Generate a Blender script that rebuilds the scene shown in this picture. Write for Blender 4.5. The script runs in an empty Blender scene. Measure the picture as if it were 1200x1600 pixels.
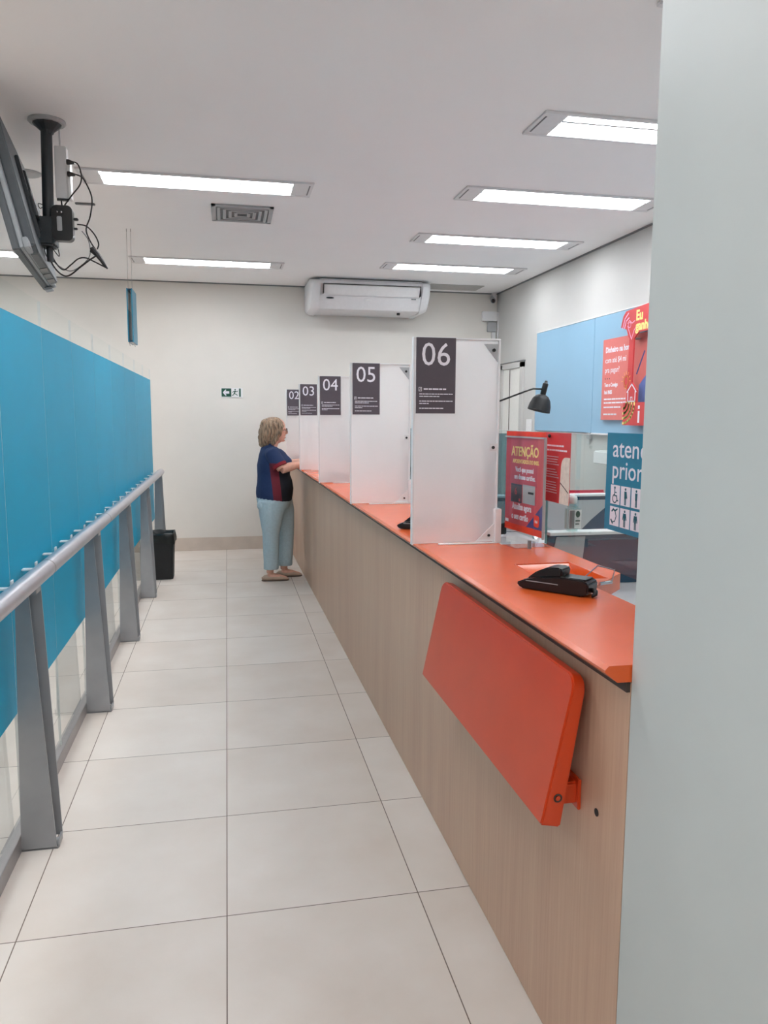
import bpy, bmesh, math, random
from mathutils import Vector, Matrix
random.seed(7)
PI = math.pi
S = bpy.context.scene
C = S.collection

# ------------------------------------------------------------------ camera
H = 1.51338
PITCH, YAW, ROLL = 0.12346968, 0.20247766, 0.0042714800
F_PX = 1192.196
cam_d = bpy.data.cameras.new('camera'); cam = bpy.data.objects.new('camera', cam_d); C.objects.link(cam)
cam_d.sensor_fit = 'HORIZONTAL'; cam_d.sensor_width = 36.0; cam_d.lens = F_PX / 1200.0 * 36.0
cam_d.clip_start = 0.02
sy, cy = math.sin(YAW), math.cos(YAW); sp, cp = math.sin(PITCH), math.cos(PITCH); sr, cr = math.sin(ROLL), math.cos(ROLL)
r0 = Vector((cy, -sy, 0)); f0 = Vector((sy, cy, 0)); u0 = Vector((0, 0, 1))
fw = f0 * cp - u0 * sp; up = u0 * cp + f0 * sp
ri = r0 * cr + up * sr; up2 = up * cr - r0 * sr
M = Matrix((ri, up2, -fw)).transposed().to_4x4(); M.translation = Vector((0, 0, H))
cam.matrix_world = M
S.camera = cam

# ------------------------------------------------------------------ world and exposure
w = bpy.data.worlds.new('world'); S.world = w; w.use_nodes = True
w.node_tree.nodes['Background'].inputs[0].default_value = (0.8, 0.85, 0.9, 1)
w.node_tree.nodes['Background'].inputs[1].default_value = 0.3
S.view_settings.view_transform = 'Standard'; S.view_settings.look = 'None'
S.view_settings.gamma = 1.0; S.view_settings.use_curve_mapping = False
S.view_settings.exposure = 1.65
LAMP = 7.0            # strength of every ceiling light diffuser

# ------------------------------------------------------------------ helpers
def srgb(r, g, b):
    def f(c):
        c /= 255.0
        return c / 12.92 if c <= 0.04045 else ((c + 0.055) / 1.055) ** 2.4
    return (f(r), f(g), f(b), 1.0)

def mat(name, col, rough=0.5, metal=0.0, var=0.04, scale=30.0, bump=0.0, coat=0.0, emit=0.0, spec=0.5, stretch=None):
    m = bpy.data.materials.new(name); m.use_nodes = True
    nt = m.node_tree; N = nt.nodes; L = nt.links
    b = N['Principled BSDF']
    b.inputs['Roughness'].default_value = rough; b.inputs['Metallic'].default_value = metal
    b.inputs['Coat Weight'].default_value = coat; b.inputs['Coat Roughness'].default_value = 0.08
    b.inputs['Specular IOR Level'].default_value = spec
    tc = N.new('ShaderNodeTexCoord'); mp = N.new('ShaderNodeMapping'); nz = N.new('ShaderNodeTexNoise')
    nz.inputs['Scale'].default_value = scale; nz.inputs['Detail'].default_value = 3
    if stretch: mp.inputs['Scale'].default_value = stretch
    L.new(tc.outputs['Object'], mp.inputs['Vector']); L.new(mp.outputs[0], nz.inputs['Vector'])
    rp = N.new('ShaderNodeValToRGB')
    c = srgb(*col); lo = tuple(max(0, x * (1 - var * 2)) for x in c[:3]) + (1,); hi = tuple(min(1, x * (1 + var * 2)) for x in c[:3]) + (1,)
    rp.color_ramp.elements[0].position = 0.3; rp.color_ramp.elements[1].position = 0.7
    rp.color_ramp.elements[0].color = lo; rp.color_ramp.elements[1].color = hi
    L.new(nz.outputs['Fac'], rp.inputs[0]); L.new(rp.outputs[0], b.inputs['Base Color'])
    if bump:
        bp = N.new('ShaderNodeBump'); bp.inputs['Strength'].default_value = bump; bp.inputs['Distance'].default_value = 0.002
        L.new(nz.outputs['Fac'], bp.inputs['Height']); L.new(bp.outputs[0], b.inputs['Normal'])
    if emit:
        b.inputs['Emission Color'].default_value = (0.955, 0.985, 1.02, 1); b.inputs['Emission Strength'].default_value = emit
    return m

def glass_mat(name, tint=(0.97, 0.985, 0.98), refl=1.0, rough=0.0):
    m = bpy.data.materials.new(name); m.use_nodes = True
    nt = m.node_tree; N = nt.nodes; L = nt.links
    for n in list(N):
        if n.type == 'BSDF_PRINCIPLED': N.remove(n)
    out = [n for n in N if n.type == 'OUTPUT_MATERIAL'][0]
    t = N.new('ShaderNodeBsdfTransparent'); t.inputs[0].default_value = tint + (1,)
    g = N.new('ShaderNodeBsdfGlossy'); g.inputs['Roughness'].default_value = rough; g.inputs[0].default_value = (refl, refl, refl, 1)
    fr = N.new('ShaderNodeFresnel'); fr.inputs[0].default_value = 1.45
    mx = N.new('ShaderNodeMixShader'); ge = N.new('ShaderNodeNewGeometry')
    fk = N.new('ShaderNodeMath'); fk.operation = 'SUBTRACT'; fk.inputs[0].default_value = 1.0; L.new(ge.outputs['Backfacing'], fk.inputs[1])
    fm = N.new('ShaderNodeMath'); fm.operation = 'MULTIPLY'; L.new(fr.outputs[0], fm.inputs[0]); L.new(fk.outputs[0], fm.inputs[1])
    L.new(fm.outputs[0], mx.inputs[0]); L.new(t.outputs[0], mx.inputs[1]); L.new(g.outputs[0], mx.inputs[2]); L.new(mx.outputs[0], out.inputs[0])
    return m

def frosted_mat(name):
    m = bpy.data.materials.new(name); m.use_nodes = True
    nt = m.node_tree; N = nt.nodes; L = nt.links
    b = N['Principled BSDF']; out = [n for n in N if n.type == 'OUTPUT_MATERIAL'][0]
    b.inputs['Base Color'].default_value = (1, 1, 1, 1); b.inputs['Roughness'].default_value = 0.5
    b.inputs['Transmission Weight'].default_value = 1.0; b.inputs['IOR'].default_value = 1.25
    d = N.new('ShaderNodeBsdfDiffuse'); d.inputs[0].default_value = srgb(250, 250, 251)
    tr = N.new('ShaderNodeBsdfTranslucent'); tr.inputs[0].default_value = srgb(252, 252, 252)
    m1 = N.new('ShaderNodeMixShader'); m1.inputs[0].default_value = 0.5
    m2 = N.new('ShaderNodeMixShader'); m2.inputs[0].default_value = 0.45
    L.new(d.outputs[0], m1.inputs[1]); L.new(tr.outputs[0], m1.inputs[2])
    L.new(b.outputs[0], m2.inputs[1]); L.new(m1.outputs[0], m2.inputs[2]); L.new(m2.outputs[0], out.inputs[0])
    return m

class MB:
    def __init__(s): s.bm = bmesh.new()
    def _merge(s, b2, mtx=None):
        if mtx is not None: b2.transform(mtx)
        me = bpy.data.meshes.new('tmp'); b2.to_mesh(me); b2.free(); s.bm.from_mesh(me); bpy.data.meshes.remove(me); return s
    def box(s, x0, x1, y0, y1, z0, z1, bev=0.0, seg=2, mtx=None):
        b = bmesh.new(); bmesh.ops.create_cube(b, size=1.0)
        for v in b.verts: v.co = Vector(((x0 + x1) / 2 + v.co.x * (x1 - x0), (y0 + y1) / 2 + v.co.y * (y1 - y0), (z0 + z1) / 2 + v.co.z * (z1 - z0)))
        if bev: bmesh.ops.bevel(b, geom=list(b.edges), offset=bev, segments=seg, affect='EDGES', clamp_overlap=True)
        return s._merge(b, mtx)
    def prism(s, pts, a, t, axis='y', bev=0.0, mtx=None):
        """pts 2-D outline, extruded from a to a+t along axis. y: pts=(x,z); x: pts=(y,z); z: pts=(x,y)"""
        def P(p, d):
            return Vector((p[0], d, p[1])) if axis == 'y' else Vector((d, p[0], p[1])) if axis == 'x' else Vector((p[0], p[1], d))
        b = bmesh.new(); lo = [b.verts.new(P(p, a)) for p in pts]; hi = [b.verts.new(P(p, a + t)) for p in pts]
        n = len(pts); b.faces.new(lo); b.faces.new(hi[::-1])
        for i in range(n): b.faces.new((lo[i], hi[i], hi[(i + 1) % n], lo[(i + 1) % n]))
        bmesh.ops.recalc_face_normals(b, faces=list(b.faces))
        if bev: bmesh.ops.bevel(b, geom=list(b.edges), offset=bev, segments=2, affect='EDGES', clamp_overlap=True)
        return s._merge(b, mtx)
    def tube(s, pts, r, n=10, ry=None, ref=None, cap=True, mtx=None):
        """swept ellipse; r, ry may be lists; ref = direction of the r axis"""
        pts = [Vector(p) for p in pts]; k = len(pts)
        R_ = r if isinstance(r, (list, tuple)) else [r] * k
        Q_ = ry if isinstance(ry, (list, tuple)) else ([ry] * k if ry else R_)
        b = bmesh.new(); rings = []; prev = Vector(ref) if ref else None
        for i, p in enumerate(pts):
            t = (pts[min(i + 1, k - 1)] - pts[max(i - 1, 0)]).normalized()
            if prev is None:
                prev = Vector((1, 0, 0)) if abs(t.x) < 0.9 else Vector((0, 1, 0))
            a = (prev - t * prev.dot(t))
            a = a.normalized() if a.length > 1e-6 else t.orthogonal().normalized()
            c = t.cross(a)
            if not ref: prev = a
            rings.append([b.verts.new(p + a * (R_[i] * math.cos(2 * PI * j / n)) + c * (Q_[i] * math.sin(2 * PI * j / n))) for j in range(n)])
        for i in range(k - 1):
            for j in range(n): b.faces.new((rings[i][j], rings[i][(j + 1) % n], rings[i + 1][(j + 1) % n], rings[i + 1][j]))
        if cap: b.faces.new(rings[0][::-1]); b.faces.new(rings[-1])
        bmesh.ops.recalc_face_normals(b, faces=list(b.faces))
        return s._merge(b, mtx)
    def cyl(s, p0, p1, r0, r1=None, n=24): return s.tube([p0, p1], [r0, r0 if r1 is None else r1], n)
    def ring(s, c, R, r, axis='z', n=24, m=6):
        b = bmesh.new(); rows = []
        for i in range(n):
            a = 2 * PI * i / n; row = []
            for j in range(m):
                q = 2 * PI * j / m; d = R + r * math.cos(q); h = r * math.sin(q); u, v = d * math.cos(a), d * math.sin(a)
                row.append(b.verts.new(Vector((u, v, h) if axis == 'z' else (h, u, v) if axis == 'x' else (u, h, v)) + Vector(c)))
            rows.append(row)
        for i in range(n):
            for j in range(m): b.faces.new((rows[i][j], rows[(i + 1) % n][j], rows[(i + 1) % n][(j + 1) % m], rows[i][(j + 1) % m]))
        return s._merge(b)
    def ball(s, c, rx, ry=None, rz=None, n=16):
        b = bmesh.new(); bmesh.ops.create_uvsphere(b, u_segments=n, v_segments=n // 2 + 2, radius=1.0)
        ry = ry or rx; rz = rz or rx
        for v in b.verts: v.co = Vector((c[0] + v.co.x * rx, c[1] + v.co.y * ry, c[2] + v.co.z * rz))
        return s._merge(b)
    def lathe(s, prof, c=(0, 0, 0), n=28, mtx=None):
        return s.tube([(c[0], c[1], c[2] + z) for r, z in prof], [max(r, 1e-4) for r, z in prof], n, ref=(1, 0, 0), mtx=mtx)
    def text(s, txt, fr, x, y, h, d=0.0006, align='LEFT', sx=1.0, bold=0.0):
        """letters on a plane frame fr=(origin,u,v); h = cap height"""
        cu = bpy.data.curves.new('t', 'FONT'); cu.body = txt; cu.size = h / 0.72; cu.extrude = d; cu.align_x = align; cu.offset = bold * h
        cu.resolution_u = 3
        ob = bpy.data.objects.new('t', cu); C.objects.link(ob)
        dg = bpy.context.evaluated_depsgraph_get(); me = bpy.data.meshes.new_from_object(ob.evaluated_get(dg))
        b = bmesh.new(); b.from_mesh(me)
        bpy.data.objects.remove(ob); bpy.data.curves.remove(cu); bpy.data.meshes.remove(me)
        o, u, v = [Vector(q) for q in fr]; n = u.cross(v)
        for q in b.verts: q.co = o + u * (x + q.co.x * sx) + v * (y + q.co.y) + n * q.co.z
        return s._merge(b)
    def rect(s, fr, x0, x1, y0, y1, d0=0.0, d1=0.0006):
        return s.poly(fr, [(x0, y0), (x1, y0), (x1, y1), (x0, y1)], d0, d1)
    def poly(s, fr, pts, d0=0.0, d1=0.0006):
        o, u, v = [Vector(q) for q in fr]; n = u.cross(v)
        b = bmesh.new(); lo = [b.verts.new(o + u * p[0] + v * p[1] + n * d0) for p in pts]; hi = [b.verts.new(o + u * p[0] + v * p[1] + n * d1) for p in pts]
        k = len(pts); b.faces.new(lo[::-1]); b.faces.new(hi)
        for i in range(k): b.faces.new((lo[i], lo[(i + 1) % k], hi[(i + 1) % k], hi[i]))
        bmesh.ops.recalc_face_normals(b, faces=list(b.faces))
        return s._merge(b)
    def stroke(s, fr, pts, wd, d0=0.0, d1=0.0006, closed=False):
        pts = list(pts)
        if closed: pts.append(pts[0])
        for (ax, ay), (bx_, by_) in zip(pts, pts[1:]):
            dx, dy = bx_ - ax, by_ - ay; l = math.hypot(dx, dy)
            if l < 1e-7: continue
            dx, dy = dx / l * wd / 2, dy / l * wd / 2
            s.poly(fr, [(ax - dx + dy, ay - dy - dx), (bx_ + dx + dy, by_ + dy - dx), (bx_ + dx - dy, by_ + dy + dx), (ax - dx - dy, ay - dy + dx)], d0, d1)
        return s
    def words(s, fr, x0, x1, y, h, d=0.0006):
        """an unreadable line of small print: word-long dashes"""
        x = x0
        while x < x1 - h:
            wl = min(random.uniform(2.0, 6.0) * h, x1 - x); s.rect(fr, x, x + wl, y, y + h, 0, d); x += wl + h * 0.55
        return s

def fin(name, mb, m, parent=None, smooth=False, auto=None):
    me = bpy.data.meshes.new(name)
    off = Vector((0, 0, 0))
    root = parent
    p = parent
    while p is not None: off = off + p.location; p = p.parent
    bm = mb.bm if isinstance(mb, MB) else mb
    if parent is not None: bmesh.ops.translate(bm, verts=bm.verts, vec=-off)
    bm.to_mesh(me); bm.free()
    if smooth:
        for q in me.polygons: q.use_smooth = True
    if auto:
        for q in me.polygons: q.use_smooth = True
        me.set_sharp_from_angle(angle=math.radians(auto))
    ms = m if isinstance(m, (list, tuple)) else [m]
    for q in ms: me.materials.append(q)
    o = bpy.data.objects.new(name, me); C.objects.link(o)
    if parent is not None: o.parent = parent
    return o

def thing(name, label, cat, loc, group=None):
    o = bpy.data.objects.new(name, None); C.objects.link(o); o.location = loc; o.empty_display_size = 0.1
    o['label'] = label; o['category'] = cat
    if group: o['group'] = group
    return o
def tag(o, label, cat, group=None, kind=None):
    o['label'] = label; o['category'] = cat
    if group: o['group'] = group
    if kind: o['kind'] = kind
    return o
def solo(name, mb, m, label, cat, loc, group=None, **k):
    bmesh.ops.translate(mb.bm, verts=mb.bm.verts, vec=-Vector(loc))
    o = fin(name, mb, m, **k); o.location = loc; return tag(o, label, cat, group)
def struct(name, mb, m, parent=None, **k):
    o = fin(name, mb, m, parent, **k)
    if parent is None: o['kind'] = 'structure'
    return o
def copy_tree(root, loc):
    r = root.copy(); C.objects.link(r); r.location = loc
    for ch in list(root.children):
        c = ch.copy(); C.objects.link(c); c.parent = r
        for g in list(ch.children):
            d = g.copy(); C.objects.link(d); d.parent = c
    return r
def FY(x, y, z): return ((x, y, z), (1, 0, 0), (0, 0, 1))       # frame on a surface facing the camera (-Y)
def FX(x, y, z): return ((x, y, z), (0, -1, 0), (0, 0, 1))      # frame on a surface facing the aisle (-X)

# ------------------------------------------------------------------ materials
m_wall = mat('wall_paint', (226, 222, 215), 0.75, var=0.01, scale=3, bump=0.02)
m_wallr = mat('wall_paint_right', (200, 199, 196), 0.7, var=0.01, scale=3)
m_pillar = mat('pillar_paint', (200, 205, 203), 0.45, var=0.01, scale=4, bump=0.02)
m_ceil = mat('ceiling_paint', (249, 249, 249), 0.8, var=0.008, scale=2)
m_base = mat('baseboard_tile', (205, 192, 180), 0.4, var=0.03, scale=6)
m_white = mat('white_plastic', (232, 232, 232), 0.35, var=0.01)
m_whitem = mat('white_enamel', (225, 225, 226), 0.4, var=0.01)
m_lgrey = mat('light_grey_plastic', (170, 172, 174), 0.45, var=0.02)
m_grey = mat('grey_plastic', (120, 122, 124), 0.5, var=0.02)
m_steel = mat('grey_painted_steel', (158, 160, 163), 0.38, metal=0.25, var=0.02, scale=12)
m_rail = mat('brushed_rail', (190, 188, 194), 0.3, metal=0.55, var=0.02, scale=20)
m_channel = mat('anodised_channel', (150, 146, 146), 0.35, metal=0.4, var=0.02)
m_black = mat('black_plastic', (20, 21, 23), 0.3, var=0.05)
m_blackm = mat('black_matte', (24, 26, 29), 0.55, var=0.05)
m_bag = mat('black_bin_bag', (22, 26, 26), 0.35, var=0.1, scale=25, bump=0.8)
m_tv = mat('dark_grey_tv_plastic', (88, 94, 98), 0.5, var=0.03)
m_tvl = mat('mid_grey_tv_plastic', (158, 164, 168), 0.5, var=0.03)
m_mount = mat('charcoal_paint', (40, 46, 50), 0.5, var=0.04)
m_orange = mat('orange_laminate', (226, 96, 40), 0.24, var=0.02, scale=8, coat=0.10)
m_orange2 = mat('orange_lacquer', (208, 68, 26), 0.3, var=0.02, scale=8, coat=0.12)
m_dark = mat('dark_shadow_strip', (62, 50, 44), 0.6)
m_teal = mat('teal_film', (6, 158, 196), 0.45, var=0.02, scale=2, spec=0.25)
m_tealsign = mat('teal_sign', (10, 126, 158), 0.35, var=0.01)
m_navyp = mat('dark_blue_laminate', (24, 66, 92), 0.25, var=0.03, scale=5, coat=0.3)
m_plate = mat('charcoal_sign_plate', (82, 74, 82), 0.55, var=0.02)
m_letter = mat('pale_lettering', (235, 232, 240), 0.5, var=0.0)
m_red = mat('poster_red', (214, 52, 52), 0.35, var=0.01)
m_pink = mat('poster_rose', (208, 84, 92), 0.4, var=0.01)
m_salmon = mat('poster_salmon', (222, 122, 116), 0.4, var=0.01)
m_redd = mat('poster_deep_red', (206, 68, 70), 0.4, var=0.01)
m_oredge = mat('poster_orange_edge', (240, 66, 40), 0.4)
m_yellow = mat('yellow_lettering', (252, 226, 140), 0.5, var=0.0)
m_blueink = mat('poster_blue', (58, 74, 140), 0.4)
m_cream = mat('cream_print', (226, 220, 206), 0.5, var=0.05, scale=60)
m_board = mat('pale_blue_board', (144, 184, 210), 0.4, var=0.01, scale=2)
m_green = mat('exit_green', (14, 76, 58), 0.4)
m_glass = glass_mat('clear_glass')
m_glassg = glass_mat('greenish_glass', (0.90, 0.95, 0.94))
m_edge = mat('green_glass_edge', (120, 165, 170), 0.2, coat=0.5)
m_edgew = mat('pale_glass_edge', (206, 212, 211), 0.3)
m_frost = frosted_mat('frosted_acrylic')
m_chrome = mat('chrome', (200, 200, 204), 0.15, metal=1.0)
m_cord = mat('black_cable', (26, 24, 26), 0.5)
m_emit = mat('lit_diffuser', (255, 255, 255), 0.5, emit=LAMP)

def wood_mat():
    m = bpy.data.materials.new('wood_laminate'); m.use_nodes = True
    N = m.node_tree.nodes; L = m.node_tree.links; b = N['Principled BSDF']; b.inputs['Roughness'].default_value = 0.42
    tc = N.new('ShaderNodeTexCoord'); mp = N.new('ShaderNodeMapping'); mp.inputs['Scale'].default_value = (30, 30, 0.7)
    n1 = N.new('ShaderNodeTexNoise'); n1.inputs['Scale'].default_value = 3.0; n1.inputs['Detail'].default_value = 6; n1.inputs['Roughness'].default_value = 0.65
    mp2 = N.new('ShaderNodeMapping'); mp2.inputs['Scale'].default_value = (4, 4, 0.25)
    n2 = N.new('ShaderNodeTexNoise'); n2.inputs['Scale'].default_value = 1.5
    L.new(tc.outputs['Object'], mp.inputs[0]); L.new(mp.outputs[0], n1.inputs['Vector'])
    L.new(tc.outputs['Object'], mp2.inputs[0]); L.new(mp2.outputs[0], n2.inputs['Vector'])
    ad = N.new('ShaderNodeMath'); ad.operation = 'MULTIPLY_ADD'; ad.inputs[1].default_value = 0.6; L.new(n1.outputs['Fac'], ad.inputs[0])
    ml = N.new('ShaderNodeMath'); ml.operation = 'MULTIPLY'; ml.inputs[1].default_value = 0.4; L.new(n2.outputs['Fac'], ml.inputs[0]); L.new(ml.outputs[0], ad.inputs[2])
    rp = N.new('ShaderNodeValToRGB'); rp.color_ramp.elements[0].position = 0.35; rp.color_ramp.elements[1].position = 0.65
    rp.color_ramp.elements[0].color = srgb(196, 156, 132); rp.color_ramp.elements[1].color = srgb(212, 178, 150)
    L.new(ad.outputs[0], rp.inputs[0]); L.new(rp.outputs[0], b.inputs['Base Color'])
    return m
m_wood = wood_mat()

def floor_mat():
    m = bpy.data.materials.new('porcelain_floor_tiles'); m.use_nodes = True
    N = m.node_tree.nodes; L = m.node_tree.links; b = N['Principled BSDF']
    tc = N.new('ShaderNodeTexCoord'); sx = N.new('ShaderNodeSeparateXYZ'); L.new(tc.outputs['Object'], sx.inputs[0])
    def line(out, off):
        a = N.new('ShaderNodeMath'); a.operation = 'SUBTRACT'; a.inputs[1].default_value = off; L.new(out, a.inputs[0])
        d = N.new('ShaderNodeMath'); d.operation = 'DIVIDE'; d.inputs[1].default_value = 0.6; L.new(a.outputs[0], d.inputs[0])
        f = N.new('ShaderNodeMath'); f.operation = 'FRACT'; L.new(d.outputs[0], f.inputs[0])
        s1 = N.new('ShaderNodeMath'); s1.operation = 'SUBTRACT'; s1.inputs[1].default_value = 0.5; L.new(f.outputs[0], s1.inputs[0])
        ab = N.new('ShaderNodeMath'); ab.operation = 'ABSOLUTE'; L.new(s1.outputs[0], ab.inputs[0])
        g = N.new('ShaderNodeMath'); g.operation = 'GREATER_THAN'; g.inputs[1].default_value = 0.5 - 0.0028; L.new(ab.outputs[0], g.inputs[0])
        fl = N.new('ShaderNodeMath'); fl.operation = 'FLOOR'; L.new(d.outputs[0], fl.inputs[0])
        return g.outputs[0], fl.outputs[0]
    gx, ix = line(sx.outputs[0], -0.0300); gy, iy = line(sx.outputs[1], 2.2120)
    mx = N.new('ShaderNodeMath'); mx.operation = 'MAXIMUM'; L.new(gx, mx.inputs[0]); L.new(gy, mx.inputs[1])
    cb = N.new('ShaderNodeCombineXYZ'); L.new(ix, cb.inputs[0]); L.new(iy, cb.inputs[1])
    wn = N.new('ShaderNodeTexWhiteNoise'); L.new(cb.outputs[0], wn.inputs['Vector'])
    va = N.new('ShaderNodeVectorMath'); va.operation = 'MULTIPLY_ADD'; va.inputs[1].default_value = (3, 3, 3); L.new(cb.outputs[0], va.inputs[0]); L.new(tc.outputs['Object'], va.inputs[2])
    nz = N.new('ShaderNodeTexNoise'); nz.inputs['Scale'].default_value = 2.6; nz.inputs['Detail'].default_value = 7; nz.inputs['Roughness'].default_value = 0.55; L.new(va.outputs[0], nz.inputs['Vector'])
    ad = N.new('ShaderNodeMath'); ad.operation = 'MULTIPLY_ADD'; ad.inputs[1].default_value = 0.22; L.new(wn.outputs['Value'], ad.inputs[0]); L.new(nz.outputs['Fac'], ad.inputs[2])
    rp = N.new('ShaderNodeValToRGB'); rp.color_ramp.elements[0].position = 0.35; rp.color_ramp.elements[1].position = 0.85
    rp.color_ramp.elements[0].color = srgb(212, 200, 189); rp.color_ramp.elements[1].color = srgb(226, 218, 210)
    L.new(ad.outputs[0], rp.inputs[0])
    mc = N.new('ShaderNodeMix'); mc.data_type = 'RGBA'; L.new(mx.outputs[0], mc.inputs[0]); L.new(rp.outputs[0], mc.inputs[6]); mc.inputs[7].default_value = srgb(116, 102, 92)
    L.new(mc.outputs[2], b.inputs['Base Color'])
    mr = N.new('ShaderNodeMath'); mr.operation = 'MULTIPLY_ADD'; mr.inputs[1].default_value = 0.4; mr.inputs[2].default_value = 0.36; L.new(mx.outputs[0], mr.inputs[0]); L.new(mr.outputs[0], b.inputs['Roughness'])
    bp = N.new('ShaderNodeBump'); bp.inputs['Strength'].default_value = 0.4; bp.inputs['Distance'].default_value = 0.001; bp.invert = True
    L.new(mx.outputs[0], bp.inputs['Height']); L.new(bp.outputs[0], b.inputs['Normal'])
    return m
m_floor = floor_mat()

# ------------------------------------------------------------------ room shell
CZ = 2.97; XR = 3.17; XL = -6.2; YB = 8.82; YF = -4.0
struct('floor', MB().box(XL, XR, YF, YB, -0.1, 0.0), m_floor)
struct('ceiling', MB().box(XL, XR, YF, YB, CZ, CZ + 0.15), m_ceil)
struct('wall_back', MB().box(XL - .1, XR + .1, YB, YB + 0.15, -0.1, CZ + .15), m_wall)
struct('wall_front', MB().box(XL - .1, XR + .1, YF - .15, YF, -0.1, CZ + .15), m_wall)
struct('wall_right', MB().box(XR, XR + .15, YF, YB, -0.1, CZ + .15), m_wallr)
struct('wall_left', MB().box(XL - .15, XL, YF, YB, -0.1, CZ + .15), m_wall)
struct('pillar_right', MB().box(0.75, 1.35, 0.35, 1.288, 0.0, CZ, 0.002), m_pillar)
struct('baseboard_back', MB().box(XL, 0.675, YB - 0.012, YB, 0.0, 0.148, 0.003), m_base)
struct('baseboard_left', MB().box(XL, XL + 0.012, YF, YB - .02, 0.0, 0.148, 0.003), m_base)
struct('trim_ceiling_gap', MB().box(XL, XR, YB - 0.012, YB, CZ - 0.012, CZ), m_grey)
struct('trim_ceiling_gap_right', MB().box(XR - 0.012, XR, 1.3, YB - .02, CZ - 0.012, CZ), m_grey)
# door in the right wall
m_door = mat('door_white', (232, 231, 226), 0.45, var=0.01)
d = struct('door_1', MB().box(XR - 0.014, XR, 7.98, 8.52, 0.0, 2.06, 0.002), m_door)
struct('frame', MB().box(XR - 0.03, XR, 7.90, 7.98, 0, 2.12, .003).box(XR - 0.03, XR, 8.52, 8.58, 0, 2.12, .003).box(XR - 0.03, XR, 7.90, 8.58, 2.06, 2.125, .003), m_wallr, d)
struct('door_gap', MB().box(XR - 0.018, XR - 0.0135, 8.300, 8.312, 0.0, 2.05), m_dark, d)
struct('header_shadow_gap', MB().box(XR - 0.034, XR - .001, 7.88, 8.60, 2.126, 2.136), m_grey, d)

# ------------------------------------------------------------------ ceiling lights
def light_fixture(x0, yc, label, group):
    """x0 = start of the lit strip, yc = middle; recessed into the ceiling"""
    z = CZ
    t = thing('ceiling_light', label, 'ceiling light', (x0 + .58, yc, z - 0.012), group)
    f = MB(); X0, X1, Y0, Y1 = x0 - .13, x0 + 1.29, yc - .15, yc + .15
    f.box(X0, X1, Y0, yc - .125, z - .012, z - .0005, .002); f.box(X0, X1, yc + .125, Y1, z - .012, z - .0005, .002)
    f.box(X0, x0, yc - .125, yc + .125, z - .010, z - .0005, .002); f.box(x0 + 1.16, X1, yc - .125, yc + .125, z - .010, z - .0005, .002)
    fin('frame', f, m_whitem, t)
    fin('end_slot', MB().box(X0 + .02, X0 + .028, yc - .10, yc + .10, z - .0118, z - .0095), m_grey, t)
    fin('end_slot', MB().box(X1 - .028, X1 - .02, yc - .10, yc + .10, z - .0118, z - .0095), m_grey, t)
    fin('diffuser', MB().box(x0, x0 + 1.16, yc - .045, yc + .125, z - .008, z - .0005), m_emit, t)
    fin('diffuser', MB().box(x0, x0 + 1.16, yc - .125, yc - .063, z - .008, z - .0005), m_emit, t)
    fin('divider', MB().box(x0, x0 + 1.16, yc - .063, yc - .045, z - .011, z - .0005), m_lgrey, t)
    return t
vis = [(-0.72, 5.13, 'long lit ceiling light nearest the TV mount, on the aisle side'),
       (-0.72, 7.68, 'long lit ceiling light on the aisle side, near the back wall'),
       (-3.0, 7.66, 'lit ceiling light cut by the left photo edge, behind the TV'),
       (1.65, 3.76, 'lit ceiling light over the counter, highest in the photo and cut by the pillar'),
       (1.65, 4.98, 'lit ceiling light over the counter, second from the pillar'),
       (1.65, 6.25, 'lit ceiling light over the counter, third from the pillar'),
       (1.63, 7.43, 'lit ceiling light over the counter, nearest the air conditioner')]
for x, y, l in vis: light_fixture(x, y, l, 'recessed ceiling lights')
for x, y in [(-0.72, 2.58), (-0.72, 0.0), (-0.72, -2.5), (-3.0, 5.1), (-3.0, 2.55), (-3.0, 0.0), (-3.0, -2.5), (-5.3, 7.66), (-5.3, 2.55), (1.65, 2.5), (1.65, 0.0), (1.65, -2.4)]:  # unseen fixtures, added behind and beside the camera to light the room
    light_fixture(x, y, 'unseen recessed ceiling light added to light the room, behind or beside the camera', 'added unseen ceiling lights beyond the frame')

# air vent, smoke disc, slot, hatch
vt = thing('air_vent', 'square grey louvred air vent in the ceiling between the two aisle lights', 'vent', (0.14, 5.81, CZ))
f = MB(); x0, x1, y0, y1 = -.075, .355, 5.595, 6.035
f.box(x0, x1, y0, y0 + .03, CZ - .014, CZ - .0005, .002).box(x0, x1, y1 - .03, y1, CZ - .014, CZ - .0005, .002).box(x0, x0 + .03, y0, y1, CZ - .014, CZ - .0005, .002).box(x1 - .03, x1, y0, y1, CZ - .014, CZ - .0005, .002)
fin('frame', f, m_lgrey, vt)
fin('backing', MB().box(x0 + .03, x1 - .03, y0 + .03, y1 - .03, CZ - .004, CZ - .0005), m_grey, vt)
for k in range(4):
    a = .05 + k * .04; q = MB()
    for (p0, p1) in (((x0 + a, y0 + a), (x1 - a, y0 + a)), ((x1 - a, y0 + a), (x1 - a, y1 - a)), ((x1 - a, y1 - a), (x0 + a, y1 - a)), ((x0 + a, y1 - a), (x0 + a, y0 + a))):
        q.tube([(p0[0], p0[1], CZ - .014), (p1[0], p1[1], CZ - .014)], .011, 4, ry=.003)
    fin('louvre', q, m_lgrey, vt)
solo('ceiling_speaker', MB().lathe([(.0, -.012), (.07, -.012), (.085, -.006), (.088, -.0005)], (-1.155, 5.165, CZ)), m_lgrey, 'flat round grey ceiling disc left of the TV pole', 'ceiling speaker', (-1.155, 5.165, CZ), smooth=False)
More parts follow.
